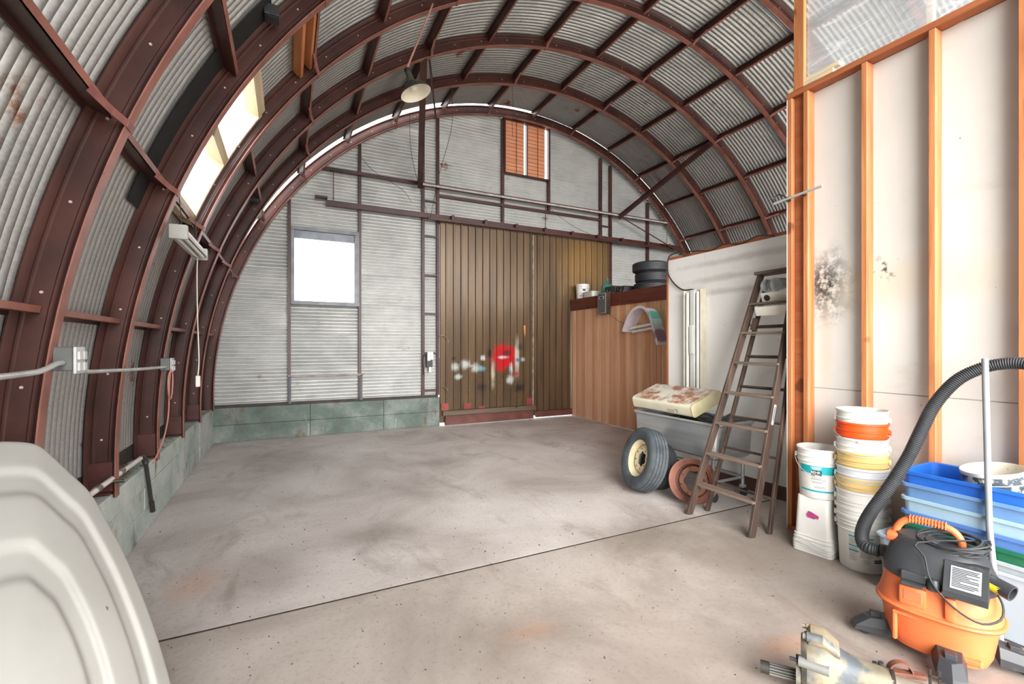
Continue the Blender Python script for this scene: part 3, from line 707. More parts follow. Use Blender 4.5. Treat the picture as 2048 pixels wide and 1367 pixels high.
# ---- fluorescent shop light under the skylight, with its cord
fx = thing('shop_light', 'white fluorescent shop light hanging under the skylight at left', 'light', (-.72, 4.5, 2.40))
WM = M('white_lamp_enamel', rgb(226, 224, 214), rgb(204, 201, 190), 5, .4)
MB().rbox(-.04, .04, -.42, .48, .0, .045, .004, 1).build('channel', WM, fx)
MB().add([(-.06, -.42, -.02), (-.04, -.42, .02), (.04, -.42, .02), (.06, -.42, -.02), (-.06, .48, -.02), (-.04, .48, .02), (.04, .48, .02), (.06, .48, -.02), (-.058, -.42, -.024), (-.04, -.42, .014), (.04, -.42, .014), (.058, -.42, -.024), (-.058, .48, -.024), (-.04, .48, .014), (.04, .48, .014), (.058, .48, -.024)],
         [(0, 1, 5, 4), (1, 2, 6, 5), (2, 3, 7, 6), (8, 12, 13, 9), (9, 13, 14, 10), (10, 14, 15, 11), (0, 4, 12, 8), (3, 11, 15, 7), (0, 8, 9, 1), (1, 9, 10, 2), (2, 10, 11, 3), (4, 5, 13, 12), (5, 6, 14, 13), (6, 7, 15, 14)]).build('reflector', WM, fx, 0)
for x in (-.025, .025): MB().tube([(x, -.40, -.02), (x, .46, -.02)], .016, 12).build('tube', M('milky_lamp_tube', rgb(238, 240, 236), rgb(228, 230, 226), 5, .3), fx)
for y in (-.44, .47): MB().rbox(-.06, .06, y, y + .03, -.05, .06, .012, 2).build('end_cap', M('grey_end_cap', rgb(176, 176, 170), rgb(150, 150, 146), 5, .5), fx)
for y in (-.3, .35): MB().tube([(0, y, .045), (-.02, y, .33)], .003, 5).build('chain', WIREM, fx)
tubething('pull_cord', 'thin white cord with a socket end hanging from the shop light', 'cord', [(-.73, 4.93, 2.38), (-.735, 4.93, 2.2), (-.73, 4.93, 1.8), (-.72, 4.93, 1.45), (-.728, 4.93, 1.30)], .005, WM, 6)
tag(MB().rbox(-.745, -.71, 4.915, 4.945, 1.20, 1.30, .005).build('cord_socket', WM), 'small white socket at the end of the hanging cord', 'socket')

# ---- pendant dish lamp
pl = thing('pendant_lamp', 'dark green dish lamp with a white inside, on a slanted rod from the vault', 'lamp', (1.26, 5.05, 4.46))
ax = (Vector((.34, -.10, -.93))).normalized(); X = Vector((0, 0, -1)).rotation_difference(ax).to_matrix().to_4x4()
GRN = M('dark_green_enamel', rgb(66, 70, 58), rgb(46, 50, 42), 6, .4, spots=[(rgb(120, 110, 84), 9, .66, .76)])
MB().lathe([(.03, .20), (.036, .17), (.04, .08), (.05, .05), (.10, .03), (.155, -.02), (.185, -.075), (.188, -.08)], 32, X @ Matrix.Scale(.93, 4)).build('shade', GRN, pl, 50)
MB().lathe([(.188, -.08), (.182, -.078), (.150, -.026), (.096, .02), (.04, .035), (.0, .036)], 32, X @ Matrix.Scale(.93, 4)).build('shade_inside', M('white_enamel_rusty', rgb(240, 234, 216), rgb(226, 218, 196), 5, .3, spots=[(rgb(206, 130, 76), 7, .62, .74)]), pl, 50)
MB().lathe([(.0, -.045), (.025, -.04), (.042, -.015), (.038, .01), (.02, .034)], 20, X).build('bulb', M('frosted_bulb', rgb(240, 236, 224), rgb(230, 226, 214), 5, .25), pl, 60)
MB().lathe([(.0, .215), (.032, .21), (.034, .19), (.034, .17)], 16, X).build('cap', DARKM, pl)
MB().tube([X @ Vector((0, 0, .21)), Vector((.22, 0, 1.0))], .011, 8).build('rod', M('pink_brown_rod', rgb(176, 132, 120), rgb(146, 104, 94), 8, .5), pl)

# ---- junction boxes / black box on the vault
for p, lab in ((pol(144.5, RS - .06, 3.86), 'black junction box beside the rib above the skylight'), (pol(150, RS - .06, 7.22), 'black junction box between the far left ribs, lower one')):
    q = thing('junction_box', lab, 'box', p); MB().rbox(-.05, .05, -.06, .06, -.04, .04, .004).build('box', BLACKP, q); MB().rbox(-.035, .035, -.045, .045, -.046, -.04, .002).build('cover', BLACKP, q)

# ---- disconnect switch beside the doors
sw = thing('switch_box', 'black electrical switch box with a white tag beside the brown doors', 'switch', (2.47, 8.66, 1.30))
MB().rbox(-.06, .06, -.02, .05, -.14, .10, .006).build('box', BLACKP, sw)
MB().rbox(-.045, .015, -.03, -.022, -.02, .15, .002).rbox(.02, .07, -.03, -.022, .0, .15, .002).build('tag_card', M('white_card', rgb(240, 240, 236), rgb(228, 228, 224), 5, .6), sw)
MB().tube(smooth_path([(-.06, -.01, .05), (-.10, -.02, .1), (-.13, -.01, .02), (-.12, 0, -.15), (-.11, .0, -.3)], 5), .008, 6).build('cable', BLACKR, sw)
MB().rbox(-.02, .03, -.03, .0, -.24, -.14, .003).build('padlock', GREYM, sw)

# ---- loose wires
for i, (pts, lab) in enumerate((([(2.0, 8.3, 6.0), (2.03, 8.35, 5.2), (2.2, 8.45, 4.6), (2.38, 8.5, 4.1)], 'thin wire dangling down beside the left brace'),
                                ([(2.48, 7.35, 6.0), (2.5, 7.4, 5.3), (2.47, 8.0, 4.7), (2.44, 8.5, 4.0)], 'thin wire hanging in front of the narrow stud bay'),
                                ([(5.08, 8.55, 4.63), (5.3, 8.53, 4.45), (5.8, 8.5, 4.2), (6.5, 8.48, 4.02)], 'black cable sagging from the pipe rail to the door track'),
                                ([(1.15, 8.55, 5.0), (1.4, 8.55, 4.75), (1.9, 8.55, 4.5), (2.1, 8.55, 4.28)], 'thin dark wire crossing above the window'),
                                ([(3.6, 7.3, 6.2), (3.62, 7.31, 5.9), (3.6, 7.31, 5.6), (3.61, 7.3, 5.3)], 'thin wire hanging from the vault near the lamp'))):
    tubething('hanging_wire', lab, 'wire', pts, .0045, WIREM, 5, 6)
# ================================================================== THINGS, RIGHT SIDE
BXM = {}
def cylband(mb, r0, r1, z0, z1, a0, a1, n=14):
    rows = [[((r0 + (r1 - r0) * k) * math.cos(a0 + (a1 - a0) * i / n), (r0 + (r1 - r0) * k) * math.sin(a0 + (a1 - a0) * i / n), z0 + (z1 - z0) * k) for i in range(n + 1)] for k in (0, 1)]
    return mb.grid(rows)
def cyltext(mb, s, size, rad, a, z, space=1.0):
    vs_, fs_ = text_geo(s, size, space=space)
    return mb.add([(rad * math.cos(a + v.x / rad), rad * math.sin(a + v.x / rad), z + v.y) for v in vs_], fs_)
RB, RT, BH = .131, .148, .37
def brad(z): return RB + (RT - RB) * z / BH
def bucket(label, loc, mat, group, bail=None, name='bucket', h=BH, grip=True, rot=0):
    t_ = thing(name, label, 'bucket', loc, (0, 0, rot), group)
    key = ('b', mat.name, h)
    if key not in BXM:
        pr = [(0, .004), (RB - .006, .004), (RB, .0), (RB + .001, .004)]
        pr += [(brad(h - .105), h - .105), (RT + .003, h - .10), (RT + .004, h - .094), (RT - .0035, h - .090), (RT - .002, h - .066), (RT + .005, h - .062), (RT + .005, h - .055), (RT - .001, h - .052), (RT, h - .018), (RT + .007, h - .014), (RT + .007, h - .003), (RT + .004, h), (RT, h), (RT - .004, h - .006), (brad(h - .1) - .0035, h - .1), (RB - .0035, .009), (0, .009)]
        BXM[key] = MB().lathe(pr, 40).mesh('body', mat, 40)
    place('body', BXM[key], t_)
    for s in (0, PI): 
        MB().rbox(RT - .002, RT + .014, -.016, .016, h - .085, h - .05, .004, 1, Matrix.Rotation(s + PI / 2 + R(30), 4, 'Z')).build('bail_ear', mat, t_)
    if bail is not None:      # hanging wire bail, swung round to angle bail
        E_, N_ = Vector((math.cos(R(120)), math.sin(R(120)), 0)), Vector((math.cos(R(210)), math.sin(R(210)), 0))
        pts = [E_ * math.cos(PI * k / 16) * (RT + .016) + N_ * math.sin(PI * k / 16) * (RT + .02) + Vector((0, 0, h - .067 - bail * math.sin(PI * k / 16))) for k in range(17)]
        MB().tube(pts, .0022, 6).build('bail', GREYM, t_)
        if grip: MB().tube(pts[7:10], .008, 8).build('grip', WHITEP, t_)
    return t_
CA = R(209.7)
TEAL = M('teal_label_print', rgb(24, 170, 176), rgb(16, 150, 158), 5, .45); BLK = M('black_label_print', rgb(30, 28, 28), rgb(22, 20, 20), 5, .5); TXTW = M('white_label_print', rgb(246, 246, 244), rgb(240, 240, 238), 5, .5)
GREYT = M('grey_fine_print', rgb(112, 112, 116), rgb(96, 96, 100), 5, .6); BROWNP = M('brown_label_print', rgb(120, 66, 50), rgb(90, 50, 40), 5, .5); MAGENTA = M('magenta_print', rgb(196, 74, 136), rgb(170, 58, 116), 14, .5)
# stack beside the post: four upturned square pails, paint bucket on top
def sqring(h_, s, z, r=.035, n=5):
    out = []
    for cxs, cys, a0 in ((1, 1, 0), (-1, 1, PI / 2), (-1, -1, PI), (1, -1, 3 * PI / 2)):
        for k in range(n + 1):
            a = a0 + PI / 2 * k / n; out.append((cxs * (s - r) + r * math.cos(a), cys * (s - r) + r * math.sin(a), z))
    return out
sq = MB()
prof = [(.131, 0), (.137, .0), (.137, .014), (.128, .018), (.127, .034), (.134, .037), (.134, .043), (.126, .046), (.1255, .06), (.131, .063), (.131, .068), (.124, .071), (.112, .355), (.108, .362), (.02, .362)]
sq.loft([sqring(0, s, z) for s, z in prof], False); sq.f.append(list(range(len(sq.v) - 24, len(sq.v)))); sq.mi.append(0)
sq.loft([sqring(0, s, z) for s, z in ((.131, 0), (.122, .02), (.108, .35), (.02, .352))], False)
SQM = sq.mesh('body', WHITEP, 35)
stack_sq = ['bottom', 'second', 'third', 'topmost']
for k in range(4):
    lab = ('lowest of the upturned white square pails, rim on the floor', 'upturned white square pail, second rim up from the floor', 'upturned white square pail, third rim up from the floor', 'topmost upturned white square pail with a magenta print on its side')[k]
    t_ = thing('square_pail', lab, 'pail', (3.675, 2.105, .0015 + .019 * k), (0, 0, R(8)), 'upturned square pails by the post')
    place('body', SQM, t_)
    if k in (1, 3):
        MB().tube(smooth_path([(-.14, .10, .05), (-.15, .02, .035), (-.155, -.06, .01), (-.15, -.12, -.005 if k > 1 else .0)], 5), .002, 5).build('bail', GREYM, t_)
    if k == 3:
        mb = MB(); xw = -.1222
        pts = [(.035, .21), (.03, .19), (-.02, .185), (-.028, .195), (-.045, .19), (-.05, .215), (-.03, .222), (-.005, .232), (.02, .238)]
        mb.add([(xw + .0085 * (z - .2) / .28 - .0012, y, z + .02) for y, z in pts], [tuple(range(len(pts)))]); mb.build('magenta_print', MAGENTA, t_, 0)
        mb = MB()
        for a, b, c, d in ((-.02, .02, .26, .262), (-.02, .02, .15, .152), (-.02, -.018, .15, .262), (.018, .02, .15, .262)): mb.box(a, b, -.1195, -.1185, c, d)
        for k2 in range(7): mb.box(-.012, .012 - .004 * (k2 % 3), -.1195, -.1185, .16 + k2 * .013, .167 + k2 * .013)
        mb.build('magenta_panel_print', MAGENTA, t_, 0)
b = bucket('white paint bucket with a teal band and black label, on the upturned square pails', (3.68, 2.10, .423), WHITEP, 'buckets by the stud wall', .13, rot=0)
for z0, z1 in ((.185, .245), (.05, .063)): cylband(MB(), brad(z0) + .0008, brad(z1) + .0008, z0, z1, R(150), R(300), 30).build('teal_band', TEAL, b, 60)
lb = MB(); cylband(lb, brad(.172) + .0016, brad(.212) + .0016, .172, .212, R(187), R(214), 12); lb.build('brand_panel', BLK, b, 60)
lb = MB(); cylband(lb, brad(.170) + .0020, brad(.176) + .0020, .170, .176, R(187), R(214), 12); lb.build('brand_stripe', BROWNP, b, 60)
lb = MB(); cyltext(lb, 'BEHR', .026, brad(.195) + .0028, R(199), .197); cyltext(lb, 'PREMIUM PLUS', .008, brad(.18) + .0028, R(200.5), .181)
for k, w in enumerate((.075, .06, .07, .05)): cylband(lb, brad(.24) + .0018, brad(.24) + .0018, .237 - k * .006, .239 - k * .006, R(200) - w / .28, R(200) + w / .28, 8)
lb.build('lettering', TXTW, b, 0)
lb = MB()
for z, a0, a1 in ((.145, 186, 212), (.14, 213, 226), (.125, 188, 218), (.118, 190, 214), (.09, 194, 226), (.082, 196, 224)): cylband(lb, brad(z) + .001, brad(z) + .001, z, z + .003, R(a0), R(a1), 8)
lb.build('fine_print', GREYT, b, 0)
# tall nested stack
BP = (3.682, 1.815)
cols = [('white bucket with teal headed fine print, at the floor under the tall stack', WHITEP, .37), ('white bucket, second from the floor in the tall stack', WHITEP, .43), ('white bucket, third from the floor in the tall stack', WHITEP, .49), ('white bucket, fourth from the floor, just under the lowest cream bucket', WHITEP, .55),
        ('lower cream bucket in the tall stack, above the plain white ones', CREAM, .64), ('pale grey bucket between two cream buckets in the tall stack', GREYP, .715), ('upper cream bucket in the tall stack, under a white one', CREAM, .825), ('white bucket just below the orange one in the tall stack', WHITEP, .92), ('orange bucket near the top of the tall stack', ORANGEP, 1.03), ('topmost white bucket of the tall stack', WHITEP, 1.117)]
for i, (lab, m_, zt) in enumerate(cols):
    dx, dy = random.uniform(-.002, .002), random.uniform(-.002, .002)
    bk = bucket(lab, (BP[0] + dx, BP[1] + dy, zt - .37 + .001), m_, 'buckets by the stud wall', {0: None, 1: None, 3: None, 5: .09, 7: .05, 8: .06, 4: None}.get(i, None), grip=(i in (8,)))
    if i == 0:
        ang = lambda d: R(206 + d)
        for z, d0, d1 in ((.235, -32, -8), (.17, -32, -8), (.135, -32, -8), (.235, -4, 26), (.165, -4, 30)): cylband(MB(), brad(z) + .001, brad(z) + .001, z, z + .010, ang(d0), ang(d1), 8).build('teal_heading', TEAL, bk, 60)
        lb = MB()
        for z, d0, d1 in [(.226 - .0065 * j, -31, -10 - 3 * (j % 3)) for j in range(7)] + [(.16 - .0065 * j, -31, -10 - 3 * (j % 2)) for j in range(3)] + [(.126 - .0075 * j, -31, -11 - 3 * (j % 3)) for j in range(8)] + [(.226 - .0065 * j, -4, 25 - 4 * (j % 3)) for j in range(8)] + [(.156 - .0065 * j, -4, 28 - 4 * (j % 3)) for j in range(9)] + [(.088 - .008 * j, 3, 20 - 3 * (j % 2)) for j in range(4)]:
            cylband(lb, brad(z) + .001, brad(z) + .001, z, z + .002, ang(d0), ang(d1), 6)
        lb.build('fine_print', GREYT, bk, 0)
        lb = MB(); cylband(lb, brad(.075) + .001, brad(.098) + .001, .075, .098, ang(30), ang(56), 8); lb.build('brand_panel', BLK, bk, 60)
        lb = MB(); cyltext(lb, 'KIRKLAND', .012, brad(.085) + .002, ang(43), .087); lb.build('lettering', TXTW, bk, 0)
        lb = MB(); cyltext(lb, 'Signature', .007, brad(.075) + .002, ang(43), .0785); lb.build('red_lettering', M('red_print', rgb(196, 60, 60), rgb(176, 50, 50), 5, .5), bk, 0)

# ---- storage tote with nested bins, dirty paint bucket, pole
CLEAR = NT('cloudy_clear_plastic'); tr = CLEAR.node('ShaderNodeBsdfTransparent'); tr.inputs[0].default_value = (.86, .9, .93, 1); CLEAR.fin(rgb(196, 206, 214), .25)
mx = CLEAR.node('ShaderNodeMixShader'); mx.inputs[0].default_value = .62; CLEAR.link(tr.outputs[0], mx.inputs[1]); CLEAR.link(CLEAR.b.outputs[0], mx.inputs[2]); CLEAR.link(mx.outputs[0], CLEAR.out.inputs[0])
def rring(hx, hy, z, r=.04, n=5):
    out = []
    for cxs, cys, a0 in ((1, 1, 0), (-1, 1, PI / 2), (-1, -1, PI), (1, -1, 3 * PI / 2)):
        for k in range(n + 1):
            a = a0 + PI / 2 * k / n; out.append((cxs * (hx - r) + r * math.cos(a), cys * (hy - r) + r * math.sin(a), z))
    return out
def bin_mesh(name, hx, hy, h, mat, taper=.035, lip=.012, lh=.03):
    mb = MB(); t_ = taper
    P = [(0.3, 0.0), (1, 0.0)]
    rings = [rring(hx - t_ - .02, hy - t_ - .02, 0), rring(hx - t_, hy - t_, .012), rring(hx - lip, hy - lip, h - lh), rring(hx, hy, h - lh + .003), rring(hx, hy, h - .003), rring(hx - .004, hy - .004, h), rring(hx - lip - .003, hy - lip - .003, h - .004), rring(hx - t_ - .004, hy - t_ - .004, .016), rring(hx - t_ - .03, hy - t_ - .03, .012)]
    mb.loft(rings, True); return mb.mesh(name, mat, 35)
tt = thing('storage_tote', 'cloudy clear storage tote on the floor under the blue bins', 'tote', (3.615, 1.20, .002))
place('body', bin_mesh('body', .222, .405, .37, CLEAR.m, .03, .012, .02), tt)
BIN = [('grey bin sitting in the clear tote, lowest of the bin stack', M('grey_bin_plastic', rgb(176, 184, 186), rgb(156, 164, 168), 5, .45), .42), ('dark green bin rim, second from the bottom of the bin stack', M('green_bin_plastic', rgb(22, 104, 74), rgb(18, 88, 62), 5, .4), .49),
       ('mid blue bin just above the green one', M('mid_blue_bin', rgb(84, 124, 184), rgb(72, 110, 170), 5, .42), .56), ('pale ice blue bin in the middle of the bin stack', M('pale_blue_bin', rgb(160, 188, 204), rgb(142, 172, 190), 5, .45, spots=[(rgb(206, 220, 228), 9, .6, .7)]), .645),
       ('dusty slate blue bin under the bright blue one', M('slate_blue_bin', rgb(108, 146, 190), rgb(94, 130, 176), 5, .45), .73), ('bright blue bin on top of the bin stack, holding a paint bucket', M('bright_blue_bin', rgb(42, 108, 200), rgb(32, 92, 184), 5, .38), .806)]
for i, (lab, m_, zt) in enumerate(BIN):
    o = thing('recycling_bin', lab, 'bin', (3.617, 1.165, zt - .32), (0, 0, R(random.uniform(-.6, .6))), 'nested bins in the tote')
    place('body', bin_mesh('body', .205, .315, .32, m_, .024, .014, .024), o)
pb = thing('paint_bucket', 'dirty white bucket with a dark paint smeared rim, lying in the bright blue bin', 'bucket', (3.655, 1.10, .655), (R(-7), R(-8), 0))
PBM = NT('paint_smeared_white'); c_ = PBM.ramp(PBM.noise(4), [(.3, rgb(232, 228, 214)), (.7, rgb(212, 206, 190))]); c_ = PBM.mix(PBM.thr(PBM.noise(16, detail=8, rough=.7), .58, .68), c_, rgb(150, 140, 110)); PBMm = PBM.fin(c_, .5)
MB().lathe([(0, .004), (.118, .004), (.12, .0), (.131, .15), (.137, .152), (.137, .195), (.139, .197), (.139, .215), (.134, .217), (.13, .208), (.117, .01), (0, .01)], 40).build('body', PBMm, pb, 40)
DK = NT('dark_paint_smear'); c_ = DK.mix(DK.thr(DK.noise(22, detail=8, rough=.7), .5, .58), rgb(66, 76, 84), rgb(214, 212, 204)); DKm = DK.fin(c_, .5)
MB().lathe([(.1378, .155), (.1378, .194)], 40).build('paint_band', DKm, pb, 40)
MB().lathe([(.1235, .03), (.1317, .148)], 40).build('paint_smear', DKm, pb, 40)
tag(MB().tube([(3.372, 1.015, .002), (3.392, 1.065, .6), (3.418, 1.09, 1.50)], .0145, 12).build('plastic_pole', M('grey_pvc', rgb(146, 150, 153), rgb(132, 136, 140), 5, .5)), 'thin grey plastic pole standing upright in front of the blue bins', 'pole')

# ---- shop vacuum
OR = M('vacuum_orange', rgb(228, 124, 74), rgb(212, 106, 58), 3, .45, spots=[(rgb(176, 84, 54), 7, .66, .8)])
VB = M('vacuum_black', rgb(60, 62, 65), rgb(46, 48, 51), 3, .45, spots=[(rgb(112, 112, 110), 6, .6, .85)])
vc = thing('shop_vacuum', 'orange and black wet dry shop vacuum with a coiled cord on its lid', 'vacuum', (2.985, 1.128, 0), (0, 0, R(-75.4)))
def sell(a, b, z, e=2.6, n=48, ox=0, oy=0):
    out = []
    for k in range(n):
        t_ = 2 * PI * k / n; c, s = math.cos(t_), math.sin(t_)
        out.append((ox + a * math.copysign(abs(c) ** (2 / e), c), oy + b * math.copysign(abs(s) ** (2 / e), s), z))
    return out
MB().loft([sell(.15, .125, .035), sell(.185, .15, .045), sell(.20, .16, .08), sell(.222, .178, .22), sell(.226, .182, .238)], True).build('tub', OR, vc, 35)
MB().loft([sell(.226, .182, .236), sell(.243, .198, .240), sell(.247, .202, .248), sell(.243, .198, .257), sell(.236, .192, .260)], True).build('rim_band', OR, vc, 50)
MB().loft([sell(.234, .190, .258), sell(.226, .182, .30), sell(.205, .166, .395)], True).build('collar', OR, vc, 35)
# moulded details on the camera side
MB().rbox(.045, .085, -.205, -.165, .265, .372, .010, 2).build('hose_post', OR, vc)
MB().rbox(-.125, -.02, -.192, -.14, .275, .37, .010, 2).build('pocket_frame', OR, vc)
MB().rbox(-.11, -.035, -.194, -.15, .30, .355, .004, 1).build('pocket', M('orange_recess_shade', rgb(212, 116, 74), rgb(186, 98, 62), 5, .5), vc)  # recess shade put into a darker orange block
MB().rbox(-.155, -.135, -.172, -.14, .07, .215, .006, 1).build('tub_rib', OR, vc); MB().rbox(-.155, -.02, -.176, -.14, .205, .222, .006, 1).build('tub_rib', OR, vc); MB().rbox(.10, .17, -.160, -.12, .075, .10, .006, 1).build('tub_rib', OR, vc)
MB().loft([sell(.209, .170, .388), sell(.216, .176, .394), sell(.218, .178, .425), sell(.214, .174, .45), sell(.196, .156, .49), sell(.190, .150, .515), sell(.160, .125, .555), sell(.125, .10, .572)], True).build('lid', VB, vc, 28)
MB().loft([sell(.10, .08, .552, ox=-.07), sell(.085, .065, .58, ox=-.075), sell(.05, .045, .59, ox=-.08)], True).build('lid_hump', VB, vc, 28)
# label panel
pn = MB().prism([(-.215, .385), (-.10, .385), (-.10, .535), (-.143, .535), (-.215, .415)], .04, .19, Matrix(((0, 0, 1, 0), (1, 0, 0, 0), (0, 1, 0, 0), (0, 0, 0, 1)))).build('label_panel', VB, vc, 0)
sl = math.atan2(.120, .072); base = Vector((.115, -.179, .475)); XL = Matrix.Translation(base) @ Matrix.Rotation(sl, 4, 'X')
MB().rbox(-.052, .052, -.052, .052, .0005, .0022, .0006, 1, XL).build('warning_label', M('pale_label', rgb(158, 163, 166), rgb(146, 152, 155), 5, .6), pn)
lb = MB()
for k in range(12):
    w = (.09, .085, .092, .05, .088, .06, .09, .09, .03, .088, .09, .075)[k]
    lb.box(-.046, -.046 + w, .040 - k * .0074, .0436 - k * .0074, .0024, .0029, XL)
lb.build('fine_print', BLK, pn, 0)
# port with yellow sticker
pa, pb_ = Vector((.165, -.085, .475)), Vector((.262, -.125, .452))
ax = (pb_ - pa).normalized(); XP = Matrix.Translation(pa) @ Vector((0, 0, 1)).rotation_difference(ax).to_matrix().to_4x4()
po = MB().lathe([(.0, .03), (.028, .03), (.028, .108), (.036, .108), (.036, .09), (.034, .0)], 24, XP).build('blower_port', VB, vc, 40)
lb = MB(); rows = []
for k in range(9):
    a = R(-150 + 100 * k / 8 + 20); rows.append([XP @ Vector((.0355 * math.cos(a), .0355 * math.sin(a), z)) for z in (.035, .082)])
lb.grid(rows).build('yellow_sticker', M('yellow_sticker', rgb(246, 222, 50), rgb(236, 208, 40), 5, .45), po, 60)
for k in (0, 1): MB().rbox(.125 + k * .03, .15 + k * .03, -.128 + .014 * k, -.124 + .014 * k, .512, .535, .001).build('rating_sticker', M('pale_label', (0,) * 4), vc)
# latch
lt = MB().rbox(-.115, -.025, -.225, -.165, .385, .397, .004, 1).rbox(-.12, -.02, -.185, -.16, .395, .44, .006, 1).build('latch', VB, vc)
MB().lathe([(0, .035), (.018, .03), (.026, .01), (.028, -.02)], 16, Matrix.Translation((.005, -.178, .405))).build('latch_knob', VB, vc, 50)
for x in (.06, .08, .10, .12): MB().rbox(x - .006, x + .006, -.185 + .02 * (x - .06), -.165, .388, .400, .001).build('vent_slot', BLACKR, vc)
# handle
hd = MB(); hd.tube(smooth_path([(-.175, 0, .50), (-.165, 0, .58), (-.135, 0, .635), (-.08, 0, .655), (.0, 0, .655), (.055, 0, .64), (.085, 0, .60), (.09, 0, .55)], 6), .017, 10)
h_ = hd.build('handle', OR, vc, 50)
hd = MB()
for k in range(12): hd.rbox(-.11 + k * .0125, -.105 + k * .0125, -.021, .021, .640, .674, .002)
hd.build('grip_rib', OR, h_)
MB().rbox(-.20, -.13, -.05, .05, .53, .575, .012, 2).build('handle_base', OR, vc)
# cord
cc = []
for k in range(150):
    a = k * .30; w = 1 + .10 * math.sin(k * .31) + .06 * math.sin(k * .77)
    cc.append((.045 + .115 * w * math.cos(a) + .02 * math.sin(k * .05), -.035 + .085 * w * math.sin(a), .585 + .024 * math.sin(a + .8) + .022 * math.sin(k * .23)))
cc += [(-.06, -.13, .58), (-.03, -.17, .53), (-.01, -.198, .45), (.03, -.215, .39), (.10, -.215, .33), (.17, -.19, .30), (.225, -.13, .32), (.23, -.08, .37), (.20, -.04, .42)]
MB().tube(smooth_path(cc, 3), .0048, 6).build('power_cord', BLACKR, vc, 60)
# feet with casters
def foot(x, y, a):
    X = Matrix.Translation((x, y, 0)) @ Matrix.Rotation(a, 4, 'Z')
    f_ = MB(); f_.loft([[X @ Vector(p) for p in r_] for r_ in ([(-.085, -.06, .035), (.07, -.05, .03), (.085, 0, .03), (.07, .05, .03), (-.085, .06, .035)], [(-.085, -.062, .075), (.06, -.052, .055), (.08, 0, .055), (.06, .052, .055), (-.085, .062, .075)], [(-.085, -.045, .12), (.0, -.04, .105), (.03, 0, .10), (.0, .04, .105), (-.085, .045, .12)])])
    o = f_.build('caster_foot', VB, vc, 20)
    MB().rbox(-.045, .0, -.022, .022, .09, .128, .003, 1, X).build('socket', VB, o)
    MB().cyl(X @ Vector((.02, -.018, .022)), X @ Vector((.02, .018, .022)), .021, 14).build('caster', BLACKR, o)
foot(-.265, -.07, R(195)); foot(.07, -.235, R(-80)); foot(.285, .10, R(15)); foot(-.09, .23, R(105))
# inlet elbow for the hose and the hose itself
MB().tube([(-.19, .03, .44), (-.235, .03, .437)], .033, 16).build('hose_inlet', VB, vc)
def hosetube(name, label, pts, r, mat, ridge=.0022, pitch=.011):
    P = smooth_path(pts, 40)
    acc = 0; res = [P[0]]; step = pitch / 4
    for a, b_ in zip(P[:-1], P[1:]):
        d = (b_ - a).length; n = 0
        while acc + step <= d + 1e-9:
            acc += step; res.append(a.lerp(b_, min(1, acc / d)))
        acc -= d
    rr = [r + ridge * (1 if (k % 4) < 2 else -1) * (1 if k % 2 == 0 else .6) for k in range(len(res))]
    return tag(MB().tube(res, rr, 14).build(name, mat, None, 50), label, 'hose')
hosetube('vacuum_hose', 'ribbed black vacuum hose arching from the orange vacuum up along the studs', [(2.93, 1.362, .437), (2.925, 1.41, .437), (2.96, 1.455, .445), (3.03, 1.49, .49), (3.13, 1.495, .575), (3.23, 1.45, .72), (3.32, 1.395, .90), (3.40, 1.36, 1.07), (3.47, 1.325, 1.22), (3.54, 1.255, 1.36), (3.595, 1.17, 1.435), (3.62, 1.08, 1.468), (3.62, .98, 1.47), (3.6, .85, 1.43), (3.58, .72, 1.33), (3.56, .60, 1.1), (3.53, .53, .75), (3.48, .48, .4), (3.40, .42, .14), (3.25, .33, .045), (3.1, .25, .04)], .0325, BLACKR)

# ---- gearbox with shaft on the floor, near foreground
CAST = M('dirty_cast_alloy', rgb(150, 138, 112), rgb(104, 100, 90), 9, .6, .2, spots=[(rgb(86, 92, 96), 6, .5, .62), (rgb(120, 88, 56), 11, .6, .72)], bump=.25)
gb = thing('gearbox', 'dirty cast metal gearbox with a splined shaft and long tail tube on the floor', 'gearbox', (2.15, 1.17, 0), (0, 0, R(-58)))
def pr(x0, x1, y, z, ry, rz, n=20): return [[(x, y + ry * math.cos(2 * PI * k / n), z + rz * math.sin(2 * PI * k / n)) for k in range(n)] for x in (x0, x1)]
def rg(x, y, z, ry, rz, n=20, e=2.8): return [(x, y + ry * math.copysign(abs(math.cos(2 * PI * k / n)) ** (2 / e), math.cos(2 * PI * k / n)), z + rz * math.copysign(abs(math.sin(2 * PI * k / n)) ** (2 / e), math.sin(2 * PI * k / n))) for k in range(n)]
MB().loft([rg(-.12, 0, .13, .085, .125), rg(-.10, 0, .135, .105, .133), rg(-.03, 0, .135, .108, .133), rg(.0, 0, .145, .085, .10), rg(.06, .0, .15, .068, .075), rg(.12, 0, .15, .062, .064), rg(.20, 0, .15, .06, .06)]).build('housing', CAST, gb, 40)
MB().loft([rg(-.095, .0, .262, .06, .028), rg(-.085, .0, .275, .065, .028), rg(-.03, .0, .275, .062, .026), rg(.02, .0, .235, .05, .03)]).build('top_boss', CAST, gb, 40)
for y, z, r_ in ((-.045, .285, .020), (.04, .285, .014)): MB().cyl((-.10, y, z), (-.04, y, z), r_, 14).cyl((-.115, y, z), (-.10, y, z), r_ * .72, 6).build('bolt_boss', CAST, gb)
MB().cyl((-.13, -.085, .19), (-.02, -.095, .19), .021, 14).build('solenoid', M('dull_grey_metal', rgb(134, 134, 130), rgb(110, 110, 106), 6, .5, .3), gb); MB().cyl((-.165, -.083, .19), (-.13, -.085, .19), .008, 8).build('plug', BLACKR, gb)
sp_ = MB(); sp_.cyl((-.25, -.02, .075), (-.12, -.02, .085), .022, 16).cyl((-.28, -.02, .073), (-.245, -.02, .075), .027, 16); sf = sp_.build('shaft', DARKM, gb)
sp_ = MB()
